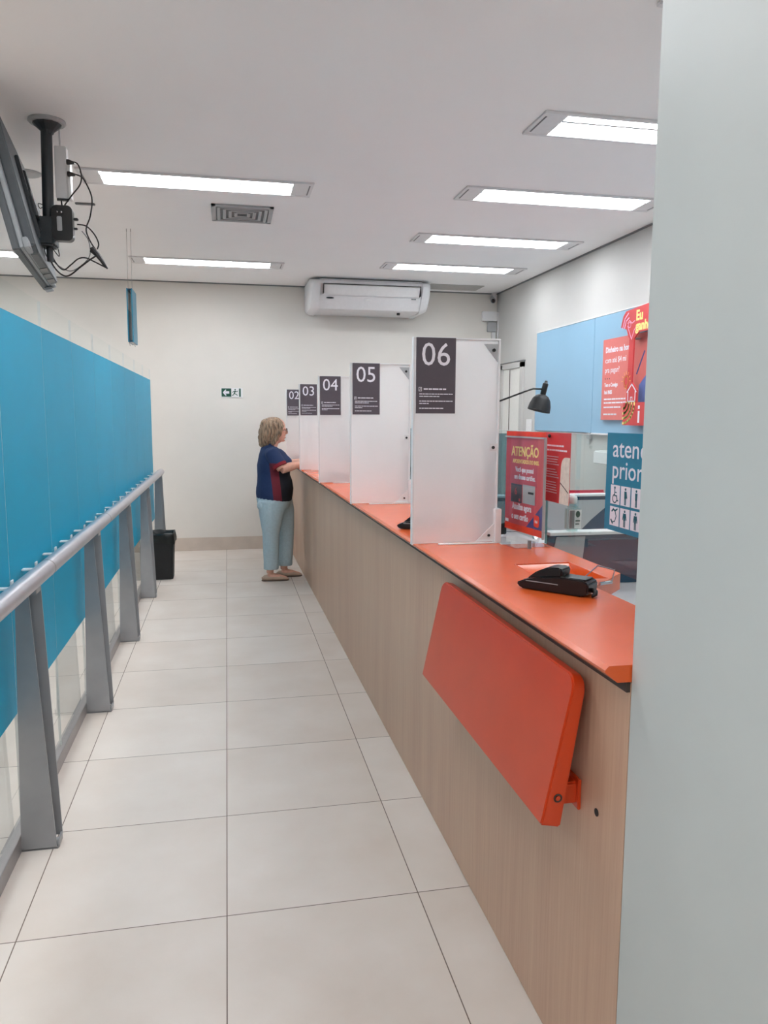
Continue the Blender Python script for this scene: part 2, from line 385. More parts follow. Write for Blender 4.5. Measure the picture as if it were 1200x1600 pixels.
solo('ceiling_clip', MB().box(-.99, -.86, 5.77, 5.80, CZ - .012, CZ - .0005, .003), m_grey, 'short thin dark slot on the ceiling right of the TV cables', 'ceiling slot', (-.92, 5.785, CZ))
solo('access_hatch', MB().box(2.23, 2.84, 8.33, 8.66, CZ - .006, CZ - .0005), mat('hatch_grey', (176, 176, 174), .7), 'flat grey access hatch in the ceiling right of the air conditioner', 'hatch', (2.53, 8.5, CZ))

# air conditioner
ac = thing('air_conditioner', 'white underceiling air conditioner hanging at the back wall', 'air conditioner', (1.53, 8.5, 2.66))
prof = [(8.19, 2.955), (8.165, 2.93), (8.165, 2.905), (8.235, 2.79), (8.33, 2.665), (8.36, 2.655), (8.80, 2.655), (8.80, 2.955)]
fin('body', MB().prism(prof, 0.985, 1.105, 'x'), m_whitem, ac)
endp = [(8.20, 2.95), (8.155, 2.93), (8.15, 2.90), (8.20, 2.80), (8.30, 2.68), (8.35, 2.645), (8.805, 2.645), (8.805, 2.955)]
def endcap(xa, xb):
    b = bmesh.new(); n = len(endp)
    cyy = sum(p[0] for p in endp) / n; cz = sum(p[1] for p in endp) / n
    steps = [(0, 1.0), (.5, .97), (.85, .86), (1.0, .68)]; rows = []
    for s_, k in steps:
        rows.append([b.verts.new((xa + (xb - xa) * s_, cyy + (p[0] - cyy) * (k if p[0] < 8.7 else 1), min(2.955, cz + (p[1] - cz) * k) if p[1] < 2.9 else p[1])) for p in endp])
    for i in range(len(steps) - 1):
        for j in range(n): b.faces.new((rows[i][j], rows[i][(j + 1) % n], rows[i + 1][(j + 1) % n], rows[i + 1][j]))
    b.faces.new(rows[0]); b.faces.new(rows[-1][::-1]); bmesh.ops.recalc_face_normals(b, faces=list(b.faces)); return b
fin('end_cap', endcap(0.985, 0.885), m_whitem, ac, auto=35); fin('end_cap', endcap(2.09, 2.19), m_whitem, ac, auto=35)
fin('seam', MB().box(1.02, 2.07, 8.155, 8.17, 2.897, 2.903).box(1.02, 1.024, 8.15, 8.24, 2.80, 2.90).box(2.066, 2.07, 8.15, 8.24, 2.80, 2.90), m_blackm, ac)
flp = [(8.157, 2.892), (8.150, 2.885), (8.212, 2.795), (8.222, 2.80)]
fin('air_flap', MB().prism(flp, 1.03, 1.03, 'x'), m_white, ac)
fin('badge', MB().ball((1.10, 8.245, 2.768), .042, .006, .009), m_mount, ac, smooth=True)
fin('display_window', MB().box(1.98, 2.03, 8.218, 8.226, 2.772, 2.782), m_grey, ac)
fin('emblem', MB().ball((1.50, 8.25, 2.76), .04, .004, .008), m_white, ac, smooth=True)
fin('drain_stub', MB().cyl((1.88, 8.42, 2.655), (1.88, 8.42, 2.632), .018), m_blackm, ac)
fin('ceiling_bracket', MB().box(1.0, 2.08, 8.25, 8.78, 2.9545, CZ), m_grey, ac)

# wall things in the corner
sc = thing('security_camera', 'small white security camera under the ceiling in the back right corner', 'security camera', (3.085, 8.80, 2.90))
fin('mount', MB().box(3.09, 3.13, 8.74, 8.82, 2.86, 2.969, .006), m_white, sc)
fin('housing', MB().tube([(3.09, 8.78, 2.90), (3.07, 8.68, 2.865)], [.03, .032], 16), m_lgrey, sc, auto=30)
fin('lens', MB().ball((3.067, 8.674, 2.863), .024, .014, .024), m_black, sc, smooth=True)
solo('alarm_box', MB().box(2.975, 3.155, 8.76, YB, 2.645, 2.755, .006), m_white, 'white wall box high in the back right corner', 'wall box', (3.06, 8.79, 2.645))
solo('junction_box', MB().box(3.045, 3.15, 8.775, YB, 2.525, 2.635, .004), m_lgrey, 'grey wall box directly below the white box in the corner', 'wall box', (3.10, 8.8, 2.525))
solo('cable_conduit', MB().box(3.10, 3.145, 8.785, YB, .10, 2.52, .004).box(3.157, 3.17, 8.76, 8.775, .10, 2.75, .002), m_white, 'white vertical conduit running down the corner below the grey box', 'conduit', (3.13, 8.8, .1))
solo('light_switch', MB().box(XR - .012, XR, 7.66, 7.80, 1.36, 1.50, .004), m_white, 'small white switch plate on the right wall beside the door', 'switch', (XR, 7.73, 1.36))

# exit sign
es = thing('exit_sign', 'small green and white exit sign with arrow and running figure on the back wall', 'exit sign', (0.0625, YB, 1.73))
fin('plate', MB().box(-.058, .183, YB - .008, YB, 1.727, 1.833), m_white, es)
fr = FY(-.05, YB - .008, 1.735)
fin('green_field', MB().rect(fr, 0, .108, 0, .092), m_green, es); fin('green_door_strip', MB().rect(fr, .193, .212, 0, .092), m_green, es)
fin('arrow', MB().poly((fr[0], fr[1], fr[2]), [(.014, .046), (.042, .078), (.052, .078), (.052, .072), (.042, .060), (.085, .060), (.085, .034), (.042, .034), (.052, .020), (.052, .012), (.042, .012)], .0006, .0016), m_letter, es)
q = MB().ring((0, 0, 0), .0001, .0001) if False else MB()
q.stroke(fr, [(.150, .060), (.140, .038)], .013).stroke(fr, [(.140, .038), (.158, .028), (.172, .018)], .008).stroke(fr, [(.140, .040), (.132, .022), (.118, .016)], .008)
q.stroke(fr, [(.150, .062), (.130, .058), (.120, .046)], .006).stroke(fr, [(.150, .062), (.168, .056), (.178, .064)], .006)
q.poly(fr, [(.150 + .008 * math.cos(a * PI / 5), .078 + .008 * math.sin(a * PI / 5)) for a in range(10)])
fin('running_figure', q, m_green, es)

# ------------------------------------------------------------------ service counter
ct = thing('service_counter', 'long wood front service counter with an orange top along the aisle', 'counter', (0.85, 5.0, 0))
CT = 1.045
fin('front_panel', MB().box(0.75, 0.78, 1.289, YB - .006, 0.002, 1.009), m_wood, ct)
fin('inner_panel', MB().box(0.98, 1.0, 1.289, YB - .006, 0.002, 1.009), m_lgrey, ct)
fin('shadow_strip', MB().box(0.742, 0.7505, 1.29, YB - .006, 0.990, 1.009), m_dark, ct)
top = MB()
top.prism([(.703, CT), (.695, CT - .008), (.697, CT - .014), (.722, CT - .034), (.86, CT - .036), (.86, CT)], 1.290, YB - 1.296, 'y')
hx0, hx1, hy0, hy1 = .908, 1.095, 2.03, 2.28
top.box(.86, hx0, 1.290, YB - .006, CT - .036, CT)
top.box(hx0, 1.005, 1.290, hy0, CT - .036, CT)
top.box(hx0, 1.005, hy1, YB - .006, CT - .036, CT)
for k in range(5):
    o = 1.357 * k; a = 2.0 + o; e = 2.66 + o
    if k == 0:
        top.prism([(1.005, 1.93), (1.173, 2.09), (1.173, e), (1.005, e), (1.005, hy1), (hx1, hy1), (hx1, hy0), (1.005, hy0)], CT - .05, .05, 'z')
    else:
        top.prism([(1.005, a - .07), (1.173, a + .09), (1.173, e), (1.005, e)], CT - .05, .05, 'z')
fin('countertop', top, m_orange, ct)
# sunk document tray
tr = MB(); n = 10; b = bmesh.new(); rows = []
for i in range(n + 1):
    y = hy0 + (hy1 - hy0) * i / n; z = CT - .002 - .042 * math.sin(PI * i / n) ** .7
    rows.append([b.verts.new((hx0, y, z)), b.verts.new((hx1, y, z)), b.verts.new((hx1, y, z - .004)), b.verts.new((hx0, y, z - .004))])
for i in range(n):
    for j in range(4): b.faces.new((rows[i][j], rows[i + 1][j], rows[i + 1][(j + 1) % 4], rows[i][(j + 1) % 4]))
b.faces.new(rows[0]); b.faces.new(rows[-1][::-1]); bmesh.ops.recalc_face_normals(b, faces=list(b.faces))
fin('document_tray', b, m_orange, ct, auto=30)
fin('tray_rim', MB().box(hx0 - .004, hx0, hy0, hy1, CT, CT + .0015).box(hx1, hx1 + .004, hy0, hy1, CT, CT + .0015).box(hx0, hx1, hy1, hy1 + .003, CT, CT + .0015), mat('orange_edge_banding', (244, 120, 80), .25, coat=.4), ct)
fin('panel_hole', MB().tube([(0.7495, 1.40, .687), (0.7485, 1.40, .687)], .0085, 16), m_blackm, ct)
fin('end_cover', MB().box(.757, .98, 1.2885, 1.2895, .002, 1.009), m_wood, ct)
fin('chrome_loop', MB().tube([(1.075, 1.965, CT + .001), (1.078, 1.955, CT + .04), (1.05, 2.0, CT + .045), (1.02, 2.03, CT + .002)], .0022, 8).tube([(1.03, 1.95, CT + .003), (1.075, 1.965, CT + .003)], .005, 8), m_chrome, ct)

# fold-down writing shelf on the counter front
sh = thing('fold_down_shelf', 'orange fold-down writing shelf hanging tilted on the near end of the counter front', 'shelf', (0.72, 1.9, 0.64))
# outline of the board in its own plane: s along Y, t down the face
def board():
    b = bmesh.new(); Y0, Y1, Ht = 1.43, 2.41, .33
    out = []
    R_ = .035
    def arc(cx, cy_, a0, a1, r, n=6): return [(cx + r * math.cos(a0 + (a1 - a0) * i / n), cy_ + r * math.sin(a0 + (a1 - a0) * i / n)) for i in range(n + 1)]
    out += arc(Y0 + R_, Ht - R_, PI, PI / 2, R_); out += arc(Y1 - R_, Ht - R_, PI / 2, 0, R_)
    out += [(Y1, 0.0), (Y0, 0.0)]
    up_ = Vector((.705 - .637, 0, .973 - .653)).normalized(); th = Vector((up_.z, 0, -up_.x))
    o = Vector((.637, 0, .653))
    fr_ = [b.verts.new(o + Vector((0, s, 0)) + up_ * t) for s, t in out]
    bk_ = [b.verts.new(o + Vector((0, s, 0)) + up_ * t + th * (.047 - .018 * t / Ht)) for s, t in out]
    n = len(out); b.faces.new(fr_); b.faces.new(bk_[::-1])
    for i in range(n): b.faces.new((fr_[i], bk_[i], bk_[(i + 1) % n], fr_[(i + 1) % n]))
    bmesh.ops.recalc_face_normals(b, faces=list(b.faces))
    bmesh.ops.bevel(b, geom=[e for e in b.edges if e.calc_face_angle(0) > .6], offset=.004, segments=2, affect='EDGES')
    return b
bd = fin('board', board(), m_orange2, sh, auto=30)
fin('pivot_ring', MB().ring((.674, 1.428, .712), .008, .0018, 'y'), m_dark, sh)
fin('pivot_bolt', MB().tube([(.674, 1.432, .712), (.674, 1.427, .712)], .005, 12), m_orange2, sh)
for yb in (1.50, 2.30):
    fin('bracket', MB().box(.69, .7495, yb - .018, yb + .018, .665, .715, .004).box(.742, .7495, yb - .03, yb + .03, .655, .725, .002), m_orange2, sh)
fin('hinge', MB().tube([(.738, 1.47, .93), (.738, 2.37, .93)], .010, 12), m_orange2, sh)

# ------------------------------------------------------------------ numbered partition screens
def screen(num, y, k, label):
    x0, x1, z1 = .672, 1.002, 1.80
    t = thing('partition_screen', label, 'partition screen', (.84, y, CT), 'numbered frosted screens on the counter')
    fin('panel', MB().box(x0 + .004, x1 - .004, y - .004, y + .004, CT + .004, z1 - .004), m_frost, t)
    fin('edge_trim', MB().box(x0, x0 + .006, y - .012, y + .012, CT + .001, z1, .001).box(x0 + .006, x1, y - .012, y + .012, z1 - .006, z1, .001).box(x1 - .006, x1, y - .012, y + .012, CT + .001, z1 - .006, .001), m_white, t)
    pl = fin('number_plate', MB().box(x0 + .010, x0 + .157, y - .0165, y - .0125, z1 - .272, z1 - .002), m_plate, t)
    fr = FY(x0 + .010, y - .0165, z1 - .272)
    tx = MB().text(num, fr, .0735, .172, .083, align='CENTER', sx=.97)
    fin('lettering', tx, m_letter, pl)
    q = MB(); q.stroke(fr, [(.010, .080), (.020, .080), (.020, .093), (.010, .093)], .0015, closed=True).stroke(fr, [(.013, .083), (.017, .090)], .0015)
    q.words(fr, .028, .112, .085, .0048)
    yy = .068
    for L_ in (.125, .075, 0, .125, .04, 0, .09)[: (7 if k != 2 else 5)]:
        if L_: q.words(fr, .012, .012 + L_, yy, .0032)
        yy -= .0085
    fin('small_print', q, m_letter, pl)
    fin('corner_bracket', MB().prism([(x1 - .065, z1 - .02), (x1 - .012, z1 - .02), (x1 - .012, z1 - .085)], y - .0165, .004, 'y'), m_lgrey, t)
    fin('bolt', MB().tube([(x1 - .029, y - .017, z1 - .042), (x1 - .029, y - .022, z1 - .042)], .0065, 12), m_black, t)
    fin('clamp_plate', MB().box(x1 - .035, x1 - .008, y - .0165, y - .0125, 1.392, 1.418), m_white, t)
    fin('bolt', MB().tube([(x1 - .024, y - .017, 1.404), (x1 - .024, y - .022, 1.404)], .006, 12), m_black, t)
    fin('foot_bracket', MB().box(x0 + .10, x1 - .004, y - .03, y - .012, CT, CT + .004, .001).prism([(x1 - .085, CT + .006), (x1 - .012, CT + .006), (x1 - .012, CT + .075)], y - .0165, .004, 'y').box(x1 - .012, x1 + .012, y - .028, y + .012, CT, CT + .13, .002), m_white, t)
    fin('bolt', MB().tube([(x1 - .034, y - .017, CT + .03), (x1 - .034, y - .022, CT + .03)], .005, 12), m_black, t)
    return t
for k, (n, l) in enumerate([('06', 'frosted partition screen with the 06 plate, the nearest and tallest in view'),
                            ('05', 'frosted partition screen with the 05 plate, second nearest'),
                            ('04', 'frosted partition screen with the 04 plate'),
                            ('03', 'frosted partition screen with the 03 plate, its edge crossing the hands of the woman'),
                            ('02', 'frosted partition screen with the 02 plate, farthest, behind the woman\'s head')]):
    screen(n, 2.715 + 1.352 * k, k, l)

# ------------------------------------------------------------------ teller side
dk = thing('teller_desk', 'light grey work desk behind the counter on the staff side', 'desk', (1.5, 5, 0))
fin('desktop', MB().box(1.22, 1.90, 1.40, 8.6, .84, .87, .003), m_lgrey, dk)
fin('modesty_panel', MB().box(1.22, 1.24, 1.40, 8.6, .0, .84), m_grey, dk)
fin('rear_leg', MB().box(1.84, 1.88, 1.42, 1.46, 0, .84), m_grey, dk)
fin('rear_leg', MB().box(1.84, 1.88, 8.54, 8.58, 0, .84), m_grey, dk)
m_divg = mat('divider_grey', (176, 180, 184), .35, var=.01, coat=.2)
def divider(y, x0, x1, xg, curve, label, z0=.8705):
    t = thing('desk_divider', label, 'desk divider', ((x0 + x1) / 2, y, z0), 'staff side desk dividers')
    fin('core_panel', MB().box(x0, x1, y - .01, y + .01, z0, 1.068), m_navyp, t)
    fin('top_ledge', MB().box(x0 - .005, x1 + .005, y - .035, y + .035, 1.068, 1.080, .002), m_white, t)
    if curve: pts = [(x0 + .005, z0 + .003), (xg, z0 + .003), (xg + .06, z0 + .06), (xg + .14, z0 + .125), (xg + .24, 1.045), (x0 + .005, 1.045)]
    else: pts = [(x0 + .005, .93), (x0 + .10, .925), (xg, .95), (xg + .01, 1.06), (x0 + .03, 1.06)]
    fin('grey_face', MB().prism(pts, y - .014, .0035, 'y'), m_divg, t)
divider(2.715, 1.20, 2.30, 1.34, False, 'dark blue desk divider with a white top ledge under the sanitizer bottle')
divider(4.07, 1.245, 2.55, 2.0, True, 'grey and dark blue desk divider seen behind the sanitizer bottle', z0=.8705)
for k in range(2, 5): divider(2.715 + 1.352 * k, 1.245, 1.90, 1.6, True, 'desk divider hidden farther along the staff side behind the screens')

def glass_screen(y0, y1, label, zb=CT + .001):
    t = thing('teller_glass', label, 'glass screen', (1.165, (y0 + y1) / 2, zb), 'glass screens on the staff side of the counter')
    fin('pane', MB().box(1.161, 1.169, y0, y1, zb, 1.460), m_glassg, t)
    fin('end_edge', MB().box(1.1605, 1.1695, y0 - .002, y0, zb, 1.460), m_edge, t); fin('end_edge', MB().box(1.1605, 1.1695, y1, y1 + .002, zb, 1.460), m_edge, t)
    fin('top_edge', MB().box(1.161, 1.169, y0, y1, 1.460, 1.462), m_edgew, t)
    
glass_screen(1.32, 2.65, 'clear glass screen at the nearest station, carrying the red poster and the teal priority sign')
glass_screen(2.765, 4.01, 'greenish glass screen just beyond screen 06')
glass_screen(4.12, 5.36, 'greenish glass screen just beyond screen 05, seen in the slit left of screen 06')
glass_screen(5.47, 6.71, 'greenish glass screen beyond screen 04'); glass_screen(6.83, 8.06, 'greenish glass screen beyond screen 03')
m_tint = glass_mat('tinted_glass', (0.50, 0.62, 0.66))
for k, l in enumerate(('blue grey tinted side glass between screen 06 and the attention poster', 'tinted side glass seen in the slit between screens 05 and 06', 'tinted side glass hidden behind screen 05', 'tinted side glass hidden behind screen 04')):
    y = 2.90 + 1.352 * k
    t = thing('side_glass', l, 'glass screen', (1.09, y, CT + .04), 'tinted side glasses at the teller stations')
    x1_ = 1.118 if k == 0 else 1.158
    fin('pane', MB().box(1.0, x1_, y - .004, y + .004, CT + .04, 1.452), m_tint, t)
    fin('edge', MB().box(x1_, x1_ + .002, y - .005, y + .005, CT + .04, 1.453), m_edge, t)
    fin('clamp', MB().box(1.02, 1.10, y - .010, y + .010, CT + .0006, CT + .045, .003), m_blackm, t)
# monitors for tellers
def monitor(x, y, label):
    t = thing('teller_monitor', label, 'monitor', (x, y, .8705), 'monitors on the staff desk')
    fin('housing', MB().box(x - .02, x + .02, y - .2, y + .2, 1.08, 1.36, .006), m_mount, t)
    fin('back_cover', MB().box(x - .05, x - .02, y - .12, y + .12, 1.12, 1.31, .01), m_grey, t)
    fin('stand', MB().box(x - .035, x - .015, y - .03, y + .03, .88, 1.15, .004), m_black, t)
    fin('stand_base', MB().box(x - .12, x + .08, y - .11, y + .11, .8706, .882, .004), m_black, t)
monitor(1.36, 4.72, 'dark monitor at station five, glimpsed in the slit between screens 05 and 06')

# posters at station six
def corner(p, q, z0, z1):     # frame along p->q (viewer's left to right)
    a = Vector((p[0], p[1], z0)); u = Vector((q[0] - p[0], q[1] - p[1], 0)); w_ = u.length; return (a, u / w_, Vector((0, 0, 1))), w_, z1 - z0
fr, W, Hh = corner((1.072, 2.837), (1.105, 2.54), 1.083, 1.463)
st = thing('attention_poster', 'red ATENÇÃO poster in a clear acrylic stand on the orange counter', 'poster', (1.09, 2.69, CT))
fin('sheet', MB().rect(fr, 0, W, 0, Hh, -.001, .001), m_pink, st)
fin('orange_border', MB().rect(fr, 0, W, Hh - .022, Hh, .001, .0014).rect(fr, 0, W, 0, .025, .001, .0014), m_oredge, st)
f2 = (fr[0] + fr[1].cross(fr[2]) * .0014, fr[1], fr[2])
q = MB().text('ATENÇÃO', f2, W / 2, .288, .036, align='CENTER', sx=.88, bold=.03).text('APOSENTADOS DO INSS.', f2, W / 2 + .008, .260, .015, align='CENTER', sx=.86, bold=.03)
fin('yellow_lettering', q, m_yellow, st)
q = MB().text('Você que possui', f2, W / 2, .228, .019, align='CENTER', sx=.80, bold=.04).text('um desses cartões.', f2, W / 2 + .004, .200, .019, align='CENTER', sx=.80, bold=.04)
q.text('Atualize agora', f2, .135, .084, .024, align='CENTER', sx=.78, bold=.04).text('o seu cartão', f2, .122, .046, .024, align='CENTER', sx=.78, bold=.04).rect(f2, .006, .032, .028, .040)
fin('white_lettering', q, m_letter, st)
fin('printed_card', MB().rect(f2, .048, .135, .110, .180), m_plate, st, )
fin('printed_card', MB().rect(f2, .142, .235, .112, .182), m_lgrey, st)
f3 = (f2[0] + fr[1].cross(fr[2]) * .0007, fr[1], fr[2])
fin('card_marks', MB().text('6', f3, .078, .140, .028).rect(f3, .112, .124, .116, .126), m_redd, st)
fin('card_marks', MB().words(f3, .185, .225, .150, .008), m_blackm, st)
fin('blue_corner', MB().poly(f2, [(.175, .026), (W, .026), (W, .125)]), m_blueink, st)
rr_ = [(.252 + .020 * math.copysign(abs(math.cos(a)) ** .5, math.cos(a)), .056 + .022 * math.copysign(abs(math.sin(a)) ** .5, math.sin(a))) for a in [2 * PI * i / 24 for i in range(24)]]
fin('logo', MB().poly(f3, rr_), m_oredge, st)
f4 = (f3[0] + fr[1].cross(fr[2]) * .0007, fr[1], fr[2])
fin('logo_lettering', MB().text('Itaú', f4, .252, .050, .011, align='CENTER', sx=.85, bold=.03), m_letter, st)
fin('acrylic_sleeve', MB().rect(fr, -.004, W + .004, -.004, Hh - .018, .004, .006), m_glass, st)
fin('sleeve_edge', MB().rect(fr, W, W + .006, -.004, Hh - .018, -.002, .006).rect(fr, 0, W, Hh - .024, Hh - .018, .004, .0065), m_lgrey, st)
nn = fr[1].cross(fr[2])
bs = MB().poly((fr[0] + nn * .0 - Vector((0, 0, 1.083 - CT)), fr[1], nn), [(.02, -.045), (W - .02, -.045), (W - .02, .10), (.02, .10)], -.004, -.001)
bs.poly((fr[0] + nn * .002, fr[1], (Vector((0, 0, -1)) * .9 + nn * .45).normalized()), [(.02, 0), (W - .02, 0), (W - .02, .040), (.02, .040)], .0, .003)
fin('acrylic_base', bs, glass_mat('acrylic', (.93, .9, .9), 1.0), st)
fin('base_clip', MB().tube([(1.052, 2.535, CT + .004), (1.052, 2.535, CT + .034)], .007, 10), m_grey, st)

fr, W, Hh = corner((1.152, 2.66), (1.152, 2.437), 1.212, 1.462)
ps = thing('information_poster', 'red information poster with a cream curved corner, hung right of the attention poster', 'poster', (1.153, 2.54, 1.216))
fin('sheet', MB().rect(fr, 0, W, 0, Hh, -.001, .001), m_redd, ps)
f2 = (fr[0] + Vector((-.001, 0, 0)), fr[1], fr[2])
q = MB(); a0 = W - .19
q.words(f2, .03, W - .045, Hh - .050, .006).words(f2, .03, W - .018, Hh - .066, .006)
yy = Hh - .088
for i in range(15):
    if i not in (4, 9): q.words(f2, .03, .03 + random.uniform(.075, .11), yy, .0034)
    yy -= .0092
fin('small_print', q, m_letter, ps)
pts = [(W, .165)] + [(W - .035 - .035 * math.sin(a), .165 - .035 + .035 * math.cos(a)) for a in [PI / 2 * i / 6 for i in range(7)]] + [(W - .078, .0), (W, .0)]
fin('cream_corner', MB().poly(f2, pts), m_cream, ps)
f3 = (fr[0] + Vector((-.0018, 0, 0)), fr[1], fr[2])
fin('dark_stroke', MB().stroke(f3, [(W - .072, .074), (W - .04, .060), (W - .008, .044)], .003), m_blackm, ps)
fin('suction_hook', MB().ball((1.146, 2.605, 1.449), .005, .007, .007), m_black, ps)

# priority service sign
fr, W, Hh = corner((1.150, 2.175), (1.150, 1.655), 1.173, 1.470)
sg = thing('priority_sign', 'teal priority service sign with white pictograms at the pillar edge', 'sign', (1.15, 1.95, 1.173))
fin('panel', MB().rect(fr, 0, W, 0, Hh, -.003, .001), m_tealsign, sg)
f2 = (fr[0] + Vector((-.001, 0, 0)), fr[1], fr[2])
fin('lettering', MB().text('atendimento', f2, .036, Hh - .072, .056, sx=1.16, bold=.004).text('prioritário', f2, .036, Hh - .136, .056, sx=1.10, bold=.004), m_letter, sg)
m_pic = mat('dark_teal_print', (16, 96, 110), .5); f3 = (fr[0] + Vector((-.0017, 0, 0)), fr[1], fr[2])
cw, chh = .055, .058
for r_ in range(2):
    for c_ in range(6):
        x = .034 + c_ * .0615; y = Hh - .215 - r_ * .066
        q = MB().rect(f2, x, x + cw, y, y + chh); pic = MB(); sqr = fin('white_square', q, m_letter, sg)
        cx = x + cw / 2
        def dot(px, py, r): pic.poly(f3, [(px + r * math.cos(a * PI / 5), py + r * math.sin(a * PI / 5)) for a in range(10)])
        if (r_, c_) == (0, 0):
            dot(cx - .002, y + .050, .004); pic.stroke(f3, [(cx - .002, y + .045), (cx - .002, y + .026), (cx + .010, y + .026), (cx + .014, y + .012), (cx + .018, y + .012)], .0035)
            pic.stroke(f3, [(cx - .002, y + .036), (cx + .008, y + .036)], .003)
            pic.stroke(f3, [(cx - .001 + .0125 * math.cos(a), y + .017 + .0125 * math.sin(a)) for a in [PI * .6 + PI * 1.25 * i / 10 for i in range(11)]], .003)
        elif (r_, c_) == (1, 0):
            pic.stroke(f3, [(cx - .014, y + .044), (cx - .006, y + .050), (cx + .004, y + .046), (cx + .016, y + .052)], .005)
            pic.stroke(f3, [(cx + .004, y + .046), (cx + .012, y + .030), (cx + .004, y + .014), (cx - .012, y + .010)], .003)
            pic.stroke(f3, [(cx - .018, y + .016), (cx - .010, y + .008)], .006)
        else:
            dot(cx, y + .050, .004); pic.poly(f3, [(cx - .006, y + .044), (cx + .006, y + .044), (cx + (.011 if (r_, c_) == (0, 1) else .005), y + .024), (cx - .005, y + .022)])
            pic.stroke(f3, [(cx - .003, y + .024), (cx - .003, y + .005)], .0035).stroke(f3, [(cx + .003, y + .024), (cx + .003, y + .005)], .0035)
            if r_ == 1: pic.stroke(f3, [(cx - .006, y + .043), (cx - .010, y + .026)], .003).stroke(f3, [(cx + .006, y + .043), (cx + .010, y + .026)], .003)
        fin('pictogram', pic, m_pic, sqr)
fin('hanger', MB().box(1.147, 1.156, 1.90, 1.912, 1.44, 1.50), m_chrome, sg)
fin('hanger_tab', MB().box(1.1525, 1.1605, 1.86, 1.95, 1.30, 1.34), m_chrome, sg)
# sanitizer bottle
bo = thing('sanitizer_bottle', 'clear hand sanitizer bottle with a white cap on the divider ledge', 'bottle', (1.30, 2.715, 1.080))
m_gel = glass_mat('gel_plastic', (.80, .88, .86), 1.0, .1)
fin('bottle', MB().box(1.272, 1.328, 2.695, 2.735, 1.0802, 1.178, .010, 3).box(1.288, 1.312, 2.704, 2.726, 1.176, 1.186, .004), m_gel, bo, auto=40)
lb = fin('label', MB().box(1.276, 1.3265, 2.6935, 2.6945, 1.092, 1.165), m_white, bo)
fin('label_panel', MB().box(1.278, 1.298, 2.6925, 2.6934, 1.094, 1.163), m_grey, lb)
fin('label_drop', MB().ball((1.312, 2.6930, 1.148), .009, .0009, .013).box(1.303, 1.321, 2.6925, 2.6934, 1.120, 1.125).box(1.303, 1.318, 2.6925, 2.6934, 1.108, 1.112), m_green, lb)
fin('cap', MB().lathe([(.010, 0), (.016, .004), (.017, .022), (.012, .032), (.0, .035)], (1.300, 2.715, 1.186), 18), m_white, bo, smooth=True)

# card terminals
def terminal():
    t = thing('card_terminal', 'black card payment terminal lying on the orange counter beside the tray', 'card terminal', (.895, 1.90, CT + .001))
    # local frame: long axis from left-far to right-near
    a = math.atan2(-.19, .17)
    Mx = Matrix.Translation((.872, 1.905, CT + .001)) @ Matrix.Rotation(a, 4, 'Z') @ Matrix.Diagonal((.88, .85, .78, 1))
    L_ = .115
    body = [(-L_, .012), (-L_ + .012, .002), (L_ - .02, .000), (L_, .010), (L_ + .003, .045), (L_ - .015, .056), (.02, .058), (-.03, .050), (-L_ + .02, .032), (-L_ - .004, .020)]
    fin('body', MB().prism(body, -.040, .080, 'y', bev=.004, mtx=Mx), m_black, t, auto=35)
    fin('printer_hump', MB().prism([(-.085, .038), (-.02, .052), (.030, .057), (.032, .082), (.022, .088), (-.015, .086), (-.055, .066)], -.034, .068, 'y', bev=.004, mtx=Mx), m_black, t, auto=35)
    fin('keypad', MB().box(.045, .105, -.030, .030, .055, .0585, .001, mtx=Mx), mat('keypad_grey', (52, 54, 58), .35), t)
    fin('silver_line', MB().box(-.085, .022, -.0415, -.0405, .030, .033, mtx=Mx), m_lgrey, t)
    fin('side_label', MB().box(-.095, -.06, -.010, .038, .045, .0465, mtx=Mx @ Matrix.Rotation(-.25, 4, 'Y')), m_grey, t)
    fin('cord', MB().tube([Mx @ Vector(p) for p in ((L_, .0, .02), (L_ + .014, -.01, .018), (L_ + .018, -.022, .012), (L_ + .012, -.032, .005))], [.006, .007, .006, .003], 8), m_cord, t, smooth=True)
    return t
tm = terminal(); tm['group'] = 'card terminals on the counter'
for loc, rz, l in (((.84, 3.10, CT + .001), .35, 'small card terminal peeking out left of screen 06'), ((.83, 5.62, CT + .001), 1.0, 'card terminal blurred behind screen 04'), ((.83, 8.35, CT + .001), .6, 'card terminal behind screen 02 at the far end')):
    c = copy_tree(tm, loc); c.rotation_euler = (0, 0, rz); c['label'] = l

# desk lamp
lp = thing('desk_lamp', 'black swing arm desk lamp reaching out above the staff side, left of the blue board', 'lamp', (1.44, 4.07, 1.081))
fin('base', MB().lathe([(.05, 0), (.05, .012), (.02, .02), (.014, .03)], (1.42, 4.07, 1.081), 24), m_black, lp, auto=40)
fin('lower_arm', MB().tube([(1.42, 4.07, 1.105), (1.44, 4.07, 1.588)], .006, 10), m_black, lp, smooth=True)
fin('upper_arm', MB().tube([(1.44, 4.07, 1.588), (1.66, 4.07, 1.668), (1.685, 4.07, 1.676), (1.735, 4.07, 1.675)], .005, 10), m_black, lp, smooth=True)
Ml = Matrix.Translation((1.748, 4.07, 1.66)) @ Matrix.Rotation(math.radians(14), 4, 'Y')
fin('socket', MB().lathe([(.014, -.02), (.016, -.015), (.016, .045), (.010, .05), (.007, .062), (.0, .064)], (0, 0, 0), 18, mtx=Ml), m_black, lp, auto=40)
sd = MB().lathe([(.020, -.018), (.036, -.026), (.050, -.045), (.060, -.078), (.064, -.110), (.061, -.110), (.057, -.078), (.047, -.047), (.034, -.030), (.004, -.024)], (0, 0, 0), 32, mtx=Ml)
fin('lamp_shade', sd, m_blackm, lp, auto=50)
fin('bulb', MB().ball((1.735, 4.07, 1.59), .02), m_white, lp, smooth=True)

